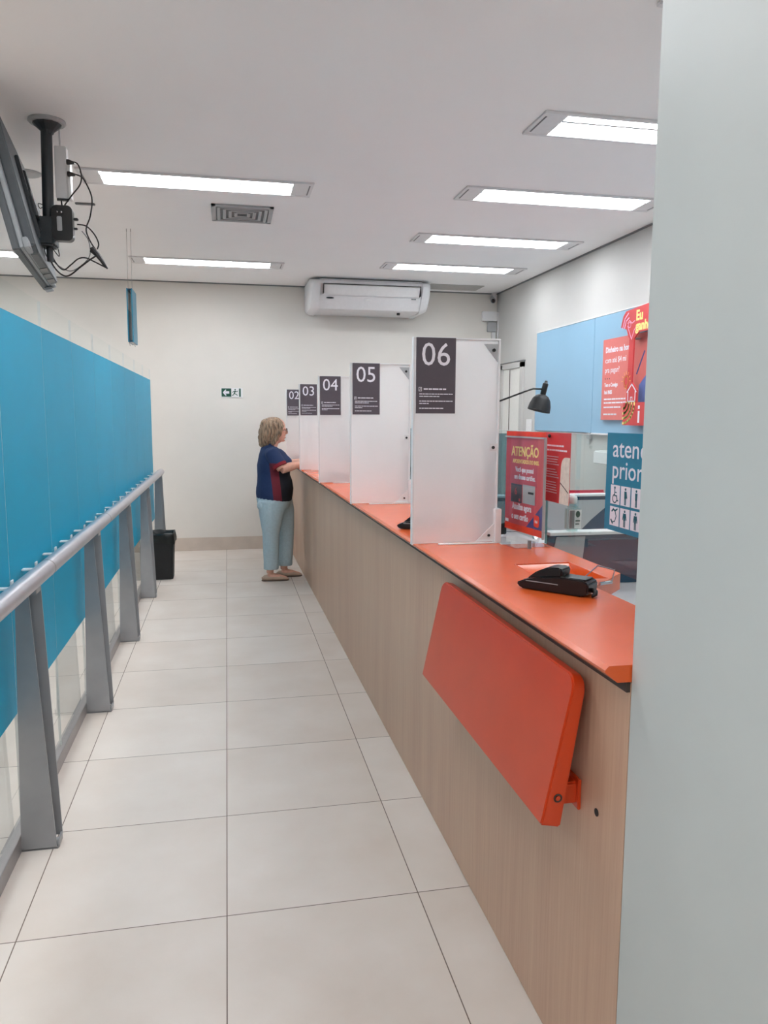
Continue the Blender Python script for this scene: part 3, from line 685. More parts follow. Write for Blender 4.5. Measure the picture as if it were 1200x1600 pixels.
# red chair behind, towel dispenser on wall
ch = thing('office_chair', 'red office chair back showing above the far grey divider', 'chair', (2.35, 4.75, 0))
m_cred = mat('red_fabric', (196, 40, 66), .8, var=.05, scale=200)
fin('backrest', MB().box(2.14, 2.50, 4.70, 4.75, .62, 1.035, .02, 3), m_cred, ch, auto=40)
fin('seat', MB().box(2.12, 2.54, 4.76, 5.18, .44, .50, .025, 3), m_cred, ch, auto=40)
fin('back_bar', MB().box(2.30, 2.35, 4.745, 4.79, .42, .75, .004), m_black, ch)
fin('column', MB().cyl((2.33, 4.97, .07), (2.33, 4.97, .44), .025), m_black, ch, auto=40)
for k in range(5):
    a = k * 2 * PI / 5; lg = fin('leg', MB().tube([(2.33, 4.97, .08), (2.33 + .26 * math.cos(a), 4.97 + .26 * math.sin(a), .06)], [.022, .015], 8), m_black, ch)
    fin('caster', MB().ball((2.33 + .26 * math.cos(a), 4.97 + .26 * math.sin(a), .025), .025), m_black, lg, smooth=True)
solo('paper_dispenser', MB().box(3.03, XR, 5.52, 5.98, 1.13, 1.245, .012, 3), m_white, 'small white wall dispenser left of the teal priority sign', 'dispenser', (3.10, 5.75, 1.13))

# ------------------------------------------------------------------ blue board and posters on the right wall
bb = thing('wall_board', 'long pale blue board on the right wall behind the counter', 'board', (XR, 5.5, 1.385))
fin('panel', MB().box(XR - .02, XR, 6.27, 7.545, 1.385, 2.375, .002), m_board, bb)
fin('panel', MB().box(XR - .02, XR, 3.4, 6.267, 1.385, 2.375, .002), m_board, bb)
fin('bottom_rail', MB().box(XR - .035, XR, 3.4, 6.25, 1.374, 1.3849, .002), m_white, bb)
fin('top_rail', MB().box(XR - .024, XR, 3.4, 7.55, 2.3751, 2.383, .001), m_white, bb)
fin('support_bracket', MB().box(XR - .03, XR, 6.28, 6.34, 1.33, 1.384, .004), m_lgrey, bb)
fr, W, Hh = corner((3.125, 6.05), (3.125, 4.95), 1.50, 2.165)
wp = thing('loan_poster', 'salmon red poster with white lettering on the blue board', 'poster', (3.13, 5.5, 1.505))
fin('sheet', MB().rect(fr, 0, W, 0, Hh, -.020, .001), m_salmon, wp)
f2 = (fr[0] + Vector((-.001, 0, 0)), fr[1], fr[2])
for tx_, y_, h_, sx_, bo_ in (('Dinheiro na hora', .555, .046, .92, .05), ('com até $4 mi', .470, .046, .92, .01), ('pra pagar?', .390, .046, .92, .01), ('Tem o Consigo', .275, .030, .85, .06), ('Itaú INSS', .215, .030, .85, .06)):
    fin('white_lettering', MB().text(tx_, f2, .045, y_, h_, sx=sx_, bold=bo_), m_letter, wp)
for yy, L_ in ((.165, .36), (.135, .38), (.098, .30), (.04, .22)): fin('small_print', MB().words(f2, .045, .045 + L_, yy, .012), m_letter, wp)
fin('dots', MB().rect(f2, .05, .062, .335, .345).rect(f2, .085, .097, .335, .345).rect(f2, .12, .132, .335, .345), m_plate, wp)
fin('printed_house', MB().poly(f2, [(.60, .12), (.80, .12), (.80, .28), (.72, .36), (.60, .27)]), mat('print_blue', (104, 126, 190), .5), wp)
fin('printed_pen', MB().stroke(f2, [(.56, .36), (.66, .52)], .016), m_blueink, wp)

# promotional totem shape standing off the board
tt = thing('promotional_cutout', 'red cut-out sign reading Eu ganh with yellow letters over the salmon poster', 'sign', (3.05, 5.3, 1.46))
fr = ((3.05, 5.66, 1.46), (0, -1, 0), (0, 0, 1))
def RP(pts): return pts
head = [(.03, .76), (.06, .84), (.10, .875), (.42, .895), (.44, .86), (.44, .82), (.95, .82), (.95, .70), (.30, .70), (.24, .66), (.20, .63), (.15, .68), (.12, .735)]
fin('header', MB().poly(fr, head, -.012, 0), m_redd, tt)
fin('post', MB().poly(fr, [(.165, .66), (.235, .66), (.225, .17), (.155, .17)], -.012, -.001), m_redd, tt)
fin('foot_panel', MB().poly(fr, [(.115, 0), (.95, 0), (.95, .175), (.115, .175)], -.012, 0), m_redd, tt)
for py_, pz_ in ((5.46, 1.50), (5.46, 2.10), (5.0, 2.22)): fin('standoff', MB().cyl((3.0625, py_, pz_ + .02), (3.1215, py_, pz_ + .02), .008, n=10), m_lgrey, tt)
f2 = (Vector(fr[0]) + Vector((-.0005, 0, 0)), fr[1], fr[2])
fin('yellow_lettering', MB().text('Eu', f2, .255, .79, .075, sx=.95, bold=.05), m_yellow, tt)
fin('yellow_lettering', MB().text('ganho', f2, .255, .715, .070, sx=.95, bold=.05), m_yellow, tt)
hq = MB().stroke(f2, [(.135, .76), (.16, .72), (.20, .655), (.235, .72), (.265, .745)], .006).stroke(f2, [(.06, .75), (.09, .82), (.14, .855)], .010).stroke(f2, [(.09, .75), (.11, .80), (.15, .82)], .010).stroke(f2, [(.135, .78), (.16, .80), (.20, .775), (.24, .79)], .006)
hq.stroke(f2, [(.165 + .02 * math.cos(a * PI / 6), .765 + .02 * math.sin(a * PI / 6)) for a in range(12)], .005, closed=True)
fin('heart_outline', hq, mat('pink_print', (250, 190, 220), .5), tt)
fin('bulb_back', MB().poly(fr, [(.145 + .045 * math.cos(a * PI / 8), .335 + .055 * math.sin(a * PI / 8)) for a in range(16)], -.012, -.0005), m_redd, tt)
bq = MB().stroke(f2, [(.145 + .032 * math.cos(a), .340 + .040 * math.sin(a)) for a in [-PI * .35 + PI * 1.7 * i / 12 for i in range(13)]], .008).stroke(f2, [(.132, .305), (.132, .285), (.158, .285), (.158, .305)], .008)
for i in range(7):
    a = PI * i / 6; bq.stroke(f2, [(.145 + .050 * math.cos(a), .340 + .055 * math.sin(a)), (.145 + .068 * math.cos(a), .340 + .075 * math.sin(a))], .006)
fin('bulb_outline', bq, mat('orange_print', (250, 170, 96), .5), tt)
fin('house_back', MB().poly(fr, [(.165, .17), (.305, .17), (.305, .27), (.235, .325), (.165, .27)], -.012, 0), m_redd, tt)
fin('house_outline', MB().stroke(f2, [(.182, .255), (.182, .183), (.288, .183), (.288, .255)], .009).stroke(f2, [(.168, .255), (.235, .315), (.302, .255)], .010).stroke(f2, [(.222, .183), (.222, .215), (.248, .215), (.248, .183)], .006), m_letter, tt)
for r_ in (.045, .085, .125, .165):
    fin('yellow_swirl', MB().stroke(f2, [(.118 + r_ * math.cos(a), .172 - r_ * .95 * math.sin(a)) for a in [PI * .5 * i / 8 for i in range(9)]], .018), m_yellow, tt)
fin('white_mark', MB().rect(f2, .34, .365, .02, .11), m_letter, tt); fin('white_mark', MB().rect(f2, .34, .365, .125, .150), m_letter, tt)

# ------------------------------------------------------------------ handrail and glass barrier
hr = thing('handrail', 'grey steel handrail on tapered posts along the aisle', 'handrail', (-.67, 5.0, 0))
fin('rail', MB().tube([(-.66, y, .957) for y in (0.2, 2.0, 4.0, 6.0, 8.0)], .031, 24, ref=(1, 0, 0)), m_rail, hr, auto=40)
fin('rail_joint', MB().tube([(-.66, 2.955, .957), (-.66, 2.960, .957)], .0318, 24), m_channel, hr)
fin('rail_joint', MB().tube([(-.66, 4.345, .957), (-.66, 4.350, .957)], .0318, 24), m_channel, hr)
for y in (1.42, 2.70, 3.98, 5.25, 6.53, 7.80):
    out = [(-.733, .004), (-.616, .004), (-.667, .937), (-.708, .937)]
    p = fin('post', MB().prism(out, y, .006, 'y').prism([(-.727, .02), (-.609, .02), (-.640, .935), (-.700, .935)], y + .062, .006, 'y').box(-.733, -.612, y, y + .068, .001, .007).box(-.615, -.609, y + .006, y + .062, .004, .030), m_steel, hr)
    fin('foot_bolt', MB().cyl((-.66, y + .035, .007), (-.66, y + .035, .016), .010, n=8), m_channel, p)
    fin('rail_saddle', MB().box(-.690, -.640, y, y + .068, .915, .937, .002), m_steel, p)
yy = 1.98
cl = 0
while yy < 7.95:
    fin('glass_clip', MB().box(-.7465, -.680, yy - .014, yy + .014, .950, .956, .001).box(-.700, -.695, yy - .014, yy + .014, .956, .981, .001), m_white, hr); yy += .3275; cl += 1
solo('floor_channel', MB().box(-.772, -.732, .2, 8.12, .001, .062, .002), m_channel, 'grey metal channel on the floor holding the glass panels', 'channel', (-.752, 4, 0))
ords = ['farthest', 'second farthest', 'third farthest', 'fourth farthest', 'fifth farthest', 'sixth farthest', 'seventh farthest', 'eighth farthest', 'ninth farthest', 'tenth farthest', 'nearest']
edges = [8.11, 7.43, 6.78, 6.09, 5.41, 4.735, 4.09, 3.455, 2.80, 2.14, 1.48]
for i in range(10):
    a, b_ = edges[i + 1] + .004, edges[i]
    t = thing('glass_panel', 'clear glass panel with teal film behind the handrail, %s along the aisle' % ords[i], 'glass panel', (-.752, (a + b_) / 2, .0625), 'teal filmed glass panels')
    fin('pane', MB().box(-.757, -.748, a, b_, .0625, 1.982), m_glass, t)
    fin('teal_film', MB().box(-.7478, -.7470, a + .001, b_ - .001, .468, 1.878), m_teal, t)
    fin('glass_edge', MB().box(-.7575, -.7470, b_, b_ + .0010, .0625, 1.982), m_edgew, t)

# hanging sign above the barrier
hs = thing('hanging_sign', 'narrow teal double sided sign seen edge on, hanging from the ceiling on two wires', 'sign', (-.72, 6.6, 2.10))
fin('panel', MB().box(-.742, -.734, 6.36, 6.64, 2.09, 2.50, .001).box(-.707, -.699, 6.36, 6.64, 2.09, 2.50, .001), m_tealsign, hs)
fin('frame', MB().box(-.7335, -.7075, 6.36, 6.64, 2.485, 2.497).box(-.7335, -.7075, 6.36, 6.64, 2.09, 2.102), m_navyp, hs)
fin('white_print', MB().box(-.7345, -.7335, 6.37, 6.52, 2.34, 2.48).box(-.7075, -.7070, 6.37, 6.48, 2.30, 2.47), m_white, hs)
for x in (-.735, -.705):
    fin('wire', MB().tube([(x, 6.42, 2.495), (x, 6.45, CZ - .03)], .0015, 6), m_channel, hs)
    fin('ceiling_hook', MB().ring((x, 6.45, CZ - .018), .012, .0015, 'x', 14, 5), m_channel, hs)
fin('bottom_hook', MB().tube([(-.735, 6.38, 2.09), (-.728, 6.37, 2.06)], .0025, 6).tube([(-.703, 6.38, 2.09), (-.690, 6.37, 2.055)], .0025, 6), m_channel, hs)

# ------------------------------------------------------------------ waste bin
wb = thing('waste_bin', 'black waste bin lined with a black bag at the far end of the handrail', 'bin', (-.60, 7.33, 0))
def taper(x0, x1, y0, y1, k0, z0, z1, zz=None):
    b = bmesh.new(); cx, cyy = (x0 + x1) / 2, (y0 + y1) / 2; rows = []
    for z, k in ((z0, k0), ((z0 + z1) / 2, (k0 + 1) / 2), (z1, 1.0)):
        rows.append([b.verts.new((cx + (x - cx) * k, cyy + (y - cyy) * k, z)) for x, y in ((x0, y0), (x1, y0), (x1, y1), (x0, y1))])
    for i in range(2):
        for j in range(4): b.faces.new((rows[i][j], rows[i][(j + 1) % 4], rows[i + 1][(j + 1) % 4], rows[i + 1][j]))
    b.faces.new(rows[0][::-1]); 
    tk = .006
    inn = [b.verts.new((cx + (v.co.x - cx) * .95, cyy + (v.co.y - cyy) * .95, z1)) for v in rows[2]]
    bot = [b.verts.new((cx + (v.co.x - cx) * .80, cyy + (v.co.y - cyy) * .80, z0 + .02)) for v in rows[2]]
    for j in range(4):
        b.faces.new((rows[2][j], rows[2][(j + 1) % 4], inn[(j + 1) % 4], inn[j])); b.faces.new((inn[j], inn[(j + 1) % 4], bot[(j + 1) % 4], bot[j]))
    b.faces.new(bot); bmesh.ops.recalc_face_normals(b, faces=list(b.faces))
    bmesh.ops.bevel(b, geom=[e for e in b.edges if abs(e.verts[0].co.z - e.verts[1].co.z) > .05 and e.calc_face_angle(0) > .8], offset=.015, segments=3, affect='EDGES')
    return b
fin('body', taper(-.712, -.505, 7.24, 7.48, .84, 0.001, .425), m_blackm, wb, auto=40)
def bag():
    b = bmesh.new(); n = 40; rows = []
    def sq(a, hx, hy):
        c, s_ = math.cos(a), math.sin(a); k = 1 / max(abs(c), abs(s_)) ** .8
        return -.6085 + hx * c * k, 7.36 + hy * s_ * k
    for lev, (z, e) in enumerate(((.345, .012), (.38, .014), (.42, .012), (.440, .006), (.436, -.006), (.40, -.012), (.32, -.02))):
        row = []
        for j in range(n):
            a = 2 * PI * j / n; x, y = sq(a, .104 + e, .12 + e); w_ = .004 * math.sin(5 * a + lev) + .003 * math.sin(9 * a - lev)
            row.append(b.verts.new((x + w_ * math.cos(a), y + w_ * math.sin(a), z + (.010 * math.sin(3 * a + 1) if lev < 1 else .004 * math.sin(4 * a)))))
        rows.append(row)
    for i in range(len(rows) - 1):
        for j in range(n): b.faces.new((rows[i][j], rows[i][(j + 1) % n], rows[i + 1][(j + 1) % n], rows[i + 1][j]))
    bmesh.ops.recalc_face_normals(b, faces=list(b.faces)); return b
fin('bin_bag', bag(), m_bag, wb, smooth=True)

# ------------------------------------------------------------------ ceiling TV on its mount
mt = thing('tv_ceiling_mount', 'dark ceiling pole mount with a round flange holding the TV', 'mount', (-.845, 4.26, CZ))
fin('ceiling_ring', MB().lathe([(.088, -.0005), (.09, -.008), (.082, -.016), (.05, -.018)], (-.845, 4.26, CZ), 28), m_lgrey, mt, auto=40)
fin('flange', MB().lathe([(.070, -.016), (.062, -.026), (.034, -.050), (.028, -.062), (.02, -.064)], (-.845, 4.26, CZ), 12), m_mount, mt)
fin('pole', MB().cyl((-.85, 4.26, CZ - .055), (-.862, 4.26, 2.40), .027, n=24), m_mount, mt, auto=40)
fin('clamp', MB().box(-.905, -.825, 4.20, 4.32, 2.36, 2.50, .01), m_mount, mt)
fin('tilt_arm', MB().box(-.93, -.86, 4.22, 4.30, 2.40, 2.46, .004).cyl((-.90, 4.19, 2.43), (-.90, 4.33, 2.43), .018), m_mount, mt)
fin('lower_stub', MB().cyl((-.86, 4.26, 2.37), (-.86, 4.26, 2.29), .016, n=14), m_mount, mt)
A = Vector((-.905, 3.72, 2.235)); ex = Vector((-.104, .9946, 0)); ey0 = Vector((.9946, .104, 0)); ti = math.radians(13)
ez = Vector((0, 0, 1)) * math.cos(ti) - ey0 * math.sin(ti); ey = ey0 * math.cos(ti) + Vector((0, 0, 1)) * math.sin(ti)
TM = Matrix((ex, ey * 1.2, ez)).transposed().to_4x4(); TM.translation = A
for s0 in (.38, .62):
    fin('vesa_rail', MB().box(s0 - .015, s0 + .015, .078, .092, .12, .50, .003, mtx=TM), m_mount, mt)
fin('vesa_plate', MB().box(.36, .70, .0925, .100, .22, .34, .002, mtx=TM), m_mount, mt)
tv = thing('television', 'grey television hanging tilted at the left edge, seen from its side and back', 'television', A)
fin('front_bezel', MB().box(0, 1.15, 0, .026, 0, .66, .004, mtx=TM), m_tv, tv)
fin('screen', MB().box(.02, 1.13, -.0012, -.0002, .02, .64, mtx=TM), m_black, tv)
fin('middle_band', MB().box(.006, 1.144, .0262, .040, .006, .654, .002, mtx=TM), m_tvl, tv)
fin('back_cover', MB().prism([(.10, .03), (.16, .0), (.99, .0), (1.05, .03), (1.05, .58), (.99, .62), (.16, .62), (.10, .58)], .0402, .037, 'y', bev=.006, mtx=TM), m_tv, tv)
fin('bottom_speaker', MB().box(.01, 1.14, .0405, .060, .004, .05, .003, mtx=TM), m_tvl, tv)
for s0 in (.50, .66, .82):
    fin('vent_grille', MB().box(s0, s0 + .10, .043, .072, -.0022, -.0002, mtx=TM), m_black, tv)
fin('stand_stub', MB().box(1.05, 1.14, .01, .045, -.014, -.0004, .002, mtx=TM), m_tvl, tv)

sb = thing('media_player_box', 'rounded black box with two silver knobs strapped beside the TV pole', 'media box', (-.785, 4.24, 2.38))
rr0 = []
for cx_, cz_, a0 in ((-.760, 2.530, 0), (-.809, 2.530, PI / 2), (-.809, 2.410, PI), (-.760, 2.410, 1.5 * PI)):
    rr0 += [(cx_ + .025 * math.cos(a0 + PI / 2 * i / 5), cz_ + .025 * math.sin(a0 + PI / 2 * i / 5)) for i in range(6)]
fin('case', MB().prism(rr0, 4.20, .05, 'y'), m_black, sb, auto=40)
fin('knob', MB().ball((-.805, 4.195, 2.52), .006), m_chrome, sb, smooth=True); fin('knob', MB().ball((-.785, 4.195, 2.52), .006), m_chrome, sb, smooth=True)
fin('silver_strip', MB().box(-.808, -.784, 4.193, 4.199, 2.43, 2.50, .003), m_lgrey, sb)
fin('side_plug', MB().box(-.736, -.712, 4.22, 4.24, 2.49, 2.502, .003).box(-.736, -.716, 4.22, 4.235, 2.445, 2.455, .003), m_black, sb)
oc = thing('outlet_channel', 'white vertical outlet channel behind the TV pole', 'outlet', (-.79, 4.30, 2.61))
fin('channel', MB().box(-.825, -.768, 4.29, 4.35, 2.61, 2.865, .004), m_whitem, oc)
fin('front_cover', MB().box(-.767, -.752, 4.29, 4.35, 2.61, 2.80, .003), m_white, oc)
fin('support_rod', MB().cyl((-.80, 4.32, 2.865), (-.80, 4.32, CZ - .001), .005, n=8), m_whitem, oc)
fin('lower_tab', MB().box(-.82, -.765, 4.285, 4.30, 2.598, 2.609).cyl((-.80, 4.29, 2.598), (-.79, 4.26, 2.55), .004, n=8), m_black, oc)
def P(px, py, Y=4.26):          # a point of the cable run on the plane of the pole (Y metres away)
    k = Y / 4.26
    return (-.8235 + (px - 86) * .00372 + .0 * k, Y, 2.61 + (308 - py) * .00318)
def spl(pts, n=6):
    pts = [Vector(p) for p in pts]; out = []
    for i in range(len(pts) - 1):
        p0, p1, p2, p3 = pts[max(i - 1, 0)], pts[i], pts[i + 1], pts[min(i + 2, len(pts) - 1)]
        for j in range(n):
            t = j / n; out.append(.5 * ((2 * p1) + (p2 - p0) * t + (2 * p0 - 5 * p1 + 4 * p2 - p3) * t * t + (3 * p1 - p0 - 3 * p2 + p3) * t ** 3))
    out.append(pts[-1]); return out
cables = [
 ('black power cable from the upper plug, looping back to the black box', [(104, 255), (116, 256), (121, 272), (119, 288), (108, 305), (98, 321)], True, .0035),
 ('black power cable from the lower plug, hanging right down to the bundle', [(104, 272), (116, 273), (124, 280), (133, 306), (130, 335), (124, 355), (128, 372), (136, 388)], True, .0035),
 ('black cable from the box side arcing down into the tied bundle', [(112, 348), (124, 350), (134, 362), (139, 376), (137, 385)], False, .0035),
 ('thick black cable sagging under the TV and up to the bundle', [(74, 395), (80, 415), (90, 428), (100, 429), (115, 415), (128, 403), (137, 396)], False, .004),
 ('black cable sagging lowest below the TV mount', [(76, 390), (82, 408), (92, 420), (102, 412), (112, 402), (122, 400), (134, 406), (148, 414)], False, .0035),
 ('thin grey cable loop right of the black box', [(118, 358), (126, 372), (127, 395), (115, 412), (100, 421), (84, 412), (76, 400)], False, .0025),
 ('thin cable loop at the foot of the TV pole', [(80, 388), (88, 400), (86, 384), (80, 372), (72, 378), (70, 395), (78, 410)], False, .0025),
 ('small cable loop left of the TV pole', [(72, 322), (64, 320), (66, 327), (72, 325), (74, 345)], False, .0022)]
for i, (l, pts, plug, r) in enumerate(cables):
    yv = 4.255 + .01 * (i % 3)
    loc = P(*pts[0], yv)
    t = thing('cable', l, 'cable', loc, 'cables hanging at the TV mount')
    fin('cord', MB().tube(spl([P(a, b, yv) for a, b in pts]), r, 8), m_cord if 'grey' not in l else m_grey, t, smooth=True)
    if plug:
        fin('plug', MB().tube([P(pts[0][0] - 1, pts[0][1], yv), P(pts[0][0] + 1, pts[0][1], yv), P(pts[0][0] + 9, pts[0][1] + 1, yv)], [.013, .014, .006], 8), m_black, t)
solo('cable_bundle', MB().tube([P(130, 384), P(137, 394), P(143, 404), P(150, 416)], [.010, .014, .010, .004], 7).tube([P(128, 388, 4.27), P(140, 398, 4.27), P(146, 412, 4.27)], [.006, .012, .005], 7), m_cord, 'tied black bundle of plugs and cable ends at the right of the TV mount', 'cable bundle', P(130, 384))

# ------------------------------------------------------------------ the woman
PB = Vector((0.43, 7.12, 0))
pr = None
def fuse(name, mb, m, parent, vox, it=4, fac=.5):
    """lofts -> one continuous smoothed surface"""
    me = bpy.data.meshes.new('t'); mb.bm.to_mesh(me); mb.bm.free()
    ob = bpy.data.objects.new('t', me); C.objects.link(ob)
    rm = ob.modifiers.new('r', 'REMESH'); rm.mode = 'VOXEL'; rm.voxel_size = vox; rm.use_smooth_shade = True
    sm = ob.modifiers.new('s', 'SMOOTH'); sm.factor = fac; sm.iterations = it
    dg = bpy.context.evaluated_depsgraph_get(); me2 = bpy.data.meshes.new_from_object(ob.evaluated_get(dg))
    bpy.data.objects.remove(ob); bpy.data.meshes.remove(me)
    b = bmesh.new(); b.from_mesh(me2); bpy.data.meshes.remove(me2)
    return b
person = thing('person', 'woman with shoulder-length blonde hair, glasses, navy polo and light jeans leaning to the counter', 'person', PB)
W_ = lambda x, y, z: Vector((PB.x + x, PB.y + y, z))
def rings(mb, rows, n=20):
    mb.tube([W_(r[1], r[2], r[0]) for r in rows], [r[3] for r in rows], n, ry=[r[4] for r in rows], ref=(1, 0, 0))
m_skin = mat('skin', (222, 168, 146), .5, var=.03, scale=40)
m_hair = mat('blonde_brown_hair', (150, 124, 100), .5, var=.32, scale=26, stretch=(3, 3, .35), bump=.6)
m_jean = mat('light_jeans', (178, 198, 206), .85, var=.03, scale=60, bump=.3)
m_shoe = mat('beige_shoe', (190, 164, 144), .5)
m_shirt = bpy.data.materials.new('navy_polo_cloth'); m_shirt.use_nodes = True
N = m_shirt.node_tree.nodes; L = m_shirt.node_tree.links; bs_ = N['Principled BSDF']; bs_.inputs['Roughness'].default_value = .85
tc = N.new('ShaderNodeTexCoord'); sxx = N.new('ShaderNodeSeparateXYZ'); L.new(tc.outputs['Object'], sxx.inputs[0])
zmul = N.new('ShaderNodeMath'); zmul.operation = 'MULTIPLY_ADD'; zmul.inputs[1].default_value = .10; L.new(sxx.outputs[2], zmul.inputs[0]); L.new(sxx.outputs[0], zmul.inputs[2])
g1 = N.new('ShaderNodeMath'); g1.operation = 'GREATER_THAN'; g1.inputs[1].default_value = .048; L.new(zmul.outputs[0], g1.inputs[0])
g2 = N.new('ShaderNodeMath'); g2.operation = 'GREATER_THAN'; g2.inputs[1].default_value = .125; L.new(zmul.outputs[0], g2.inputs[0])
zl = N.new('ShaderNodeMath'); zl.operation = 'LESS_THAN'; zl.inputs[1].default_value = 1.10; L.new(sxx.outputs[2], zl.inputs[0])
a1 = N.new('ShaderNodeMath'); a1.operation = 'MULTIPLY'; L.new(g1.outputs[0], a1.inputs[0]); L.new(zl.outputs[0], a1.inputs[1])
a2 = N.new('ShaderNodeMath'); a2.operation = 'MULTIPLY'; L.new(g2.outputs[0], a2.inputs[0]); L.new(zl.outputs[0], a2.inputs[1])
x1_ = N.new('ShaderNodeMix'); x1_.data_type = 'RGBA'; x1_.inputs[6].default_value = srgb(32, 52, 92); x1_.inputs[7].default_value = srgb(110, 30, 46); L.new(a1.outputs[0], x1_.inputs[0])
x2_ = N.new('ShaderNodeMix'); x2_.data_type = 'RGBA'; L.new(x1_.outputs[2], x2_.inputs[6]); x2_.inputs[7].default_value = srgb(22, 24, 34); L.new(a2.outputs[0], x2_.inputs[0])
L.new(x2_.outputs[2], bs_.inputs['Base Color'])
nzs = N.new('ShaderNodeTexNoise'); nzs.inputs['Scale'].default_value = 9; bps = N.new('ShaderNodeBump'); bps.inputs['Strength'].default_value = .5; bps.inputs['Distance'].default_value = .02
L.new(tc.outputs['Object'], nzs.inputs['Vector']); L.new(nzs.outputs['Fac'], bps.inputs['Height']); L.new(bps.outputs[0], bs_.inputs['Normal'])

# body: head, neck, trunk, arms with hands, legs with feet in one surface
b = MB()
rings(b, [(1.283, .058, 0, .020, .022), (1.293, .052, 0, .036, .032), (1.312, .036, 0, .056, .046), (1.335, .026, 0, .070, .056), (1.36, .020, 0, .080, .063), (1.39, .014, 0, .087, .068), (1.42, .008, 0, .091, .071), (1.45, .002, 0, .088, .069), (1.478, -.004, 0, .070, .058), (1.494, -.006, 0, .040, .034), (1.498, -.006, 0, .015, .012)], 24)
b.ball(W_(.106, 0, 1.366), .018, .013, .012); b.tube([W_(.098, 0, 1.40), W_(.114, 0, 1.372)], [.009, .013], 8)          # nose
b.ball(W_(.080, 0, 1.324), .020, .022, .012); b.ball(W_(.080, 0, 1.346), .022, .022, .016); b.ball(W_(.074, 0, 1.298), .020, .018, .014)                                  # mouth, chin
b.ball(W_(.092, .026, 1.408), .012, .016, .008); b.ball(W_(.092, -.026, 1.408), .012, .016, .008)                            # brows
for s_ in (-1, 1): b.ball(W_(.002, .070 * s_, 1.375), .018, .008, .028)
rings(b, [(1.18, -.045, 0, .07, .08), (1.24, -.035, 0, .055, .06), (1.30, -.010, 0, .052, .052), (1.33, .0, 0, .055, .055)])
rings(b, [(.70, -.01, 0, .12, .15), (.82, -.01, 0, .14, .165), (.95, -.01, 0, .13, .15), (1.08, -.02, 0, .125, .15), (1.17, -.04, 0, .10, .155), (1.215, -.045, 0, .06, .11)])
arms = {}
for s_, el, wr in ((-1, (.045, -.215, 1.045), (.235, -.135, 1.092)), (1, (.075, .215, 1.055), (.265, .105, 1.098))):
    shd = (-.035, .165 * s_, 1.185)
    b.tube([W_(*shd), W_(*[(p + q) / 2 for p, q in zip(shd, el)]), W_(*el)], [.050, .046, .040], 14)
    mid = [(p * .6 + q * .4) for p, q in zip(el, wr)]
    b.tube([W_(*el), W_(*mid), W_(*wr)], [.041, .042, .027], 14)
    e = Vector(wr) - Vector(el); e.z = 0; e.normalize(); sd_ = Vector((-e.y, e.x, 0))
    wv = Vector(wr); pc = wv + e * .045 + Vector((0, 0, -.004)); pe = wv + e * .082 + Vector((0, 0, -.010))
    b.tube([W_(*wv), W_(*pc), W_(*pe)], [.024, .037, .035], 12, ry=[.020, .014, .012], ref=tuple(sd_))
    for i, ln in enumerate((.060, .070, .066, .052)):
        o = (i - 1.5) * .0185 * (-s_)
        p0 = pe + sd_ * o * -1; d0 = (e + sd_ * (-o) * 3).normalized()
        b.tube([W_(*(p0 - e * .012)), W_(*(p0 + d0 * ln * .45 + Vector((0, 0, .003)))), W_(*(p0 + d0 * ln * .8 + Vector((0, 0, -.008)))), W_(*(p0 + d0 * ln * .95 + Vector((0, 0, -.021))))], [.0085, .0080, .0075, .0065], 8)
    tb = wv + e * .030 - sd_ * .028 * s_ * 1.0
    b.tube([W_(*(wv + e * .02 - sd_ * .012 * s_)), W_(*(tb + e * .012)), W_(*(tb + e * .048 - sd_ * .010 * s_ + Vector((0, 0, -.012))))], [.013, .011, .008], 8)
    arms[s_] = (shd, el, wr)
feet = ((-1, -.055, -.085, .0), (1, .085, .085, .0))
for s_, ax, ay, _ in feet:
    b.tube([W_(.0 if s_ < 0 else .04, ay, .72), W_(ax + (.01 if s_ < 0 else .02), ay, .43), W_(ax, ay, .20), W_(ax - .01, ay, .07)], [.085, .055, .040, .032], 14)
    b.tube([W_(ax - .045, ay, .030), W_(ax, ay, .045), W_(ax + .07, ay, .036), W_(ax + .145, ay, .022)], [.026, .034, .036, .024], 12, ry=[.022, .036, .026, .012], ref=(0, 1, 0))
fin('body', fuse('body', b, m_skin, person, .0045, 3), m_skin, person, smooth=True)

# polo shirt
b = MB()
rings(b, [(.745, -.012, 0, .160, .185), (.80, -.010, 0, .170, .195), (.86, -.004, 0, .172, .198), (.92, -.006, 0, .162, .190), (.98, -.014, 0, .150, .180), (1.04, -.010, 0, .155, .182), (1.10, -.016, 0, .152, .184), (1.15, -.030, 0, .132, .185), (1.19, -.042, 0, .108, .180), (1.225, -.048, 0, .080, .140), (1.252, -.042, 0, .064, .085)], 28)
b.tube([W_(.06, 0, 1.16), W_(.105, 0, 1.10), W_(.12, 0, 1.03)], [.08, .10, .06], 14, ry=[.04, .055, .04], ref=(0, 1, 0))
for s_ in (-1, 1):
    shd, el, wr = arms[s_]; e75 = [p * .20 + q * .80 for p, q in zip(shd, el)]
    b.tube([W_(-.045, .12 * s_, 1.19), W_(*shd), W_(*[p * .5 + q * .5 for p, q in zip(shd, el)]), W_(*e75)], [.055, .066, .068, .068], 18)
fin('polo_shirt', fuse('polo', b, m_shirt, person, .008, 5), m_shirt, person, smooth=True)
m_cuff = mat('dark_red_cuff', (140, 30, 44), .85)
for s_ in (-1, 1):
    shd, el, wr = arms[s_]; p0 = Vector(shd) * .30 + Vector(el) * .70; p1 = Vector(shd) * .14 + Vector(el) * .86
    fin('sleeve_cuff', MB().tube([W_(*p0), W_(*p1)], [.0705, .0695], 20), m_cuff, person, auto=50)
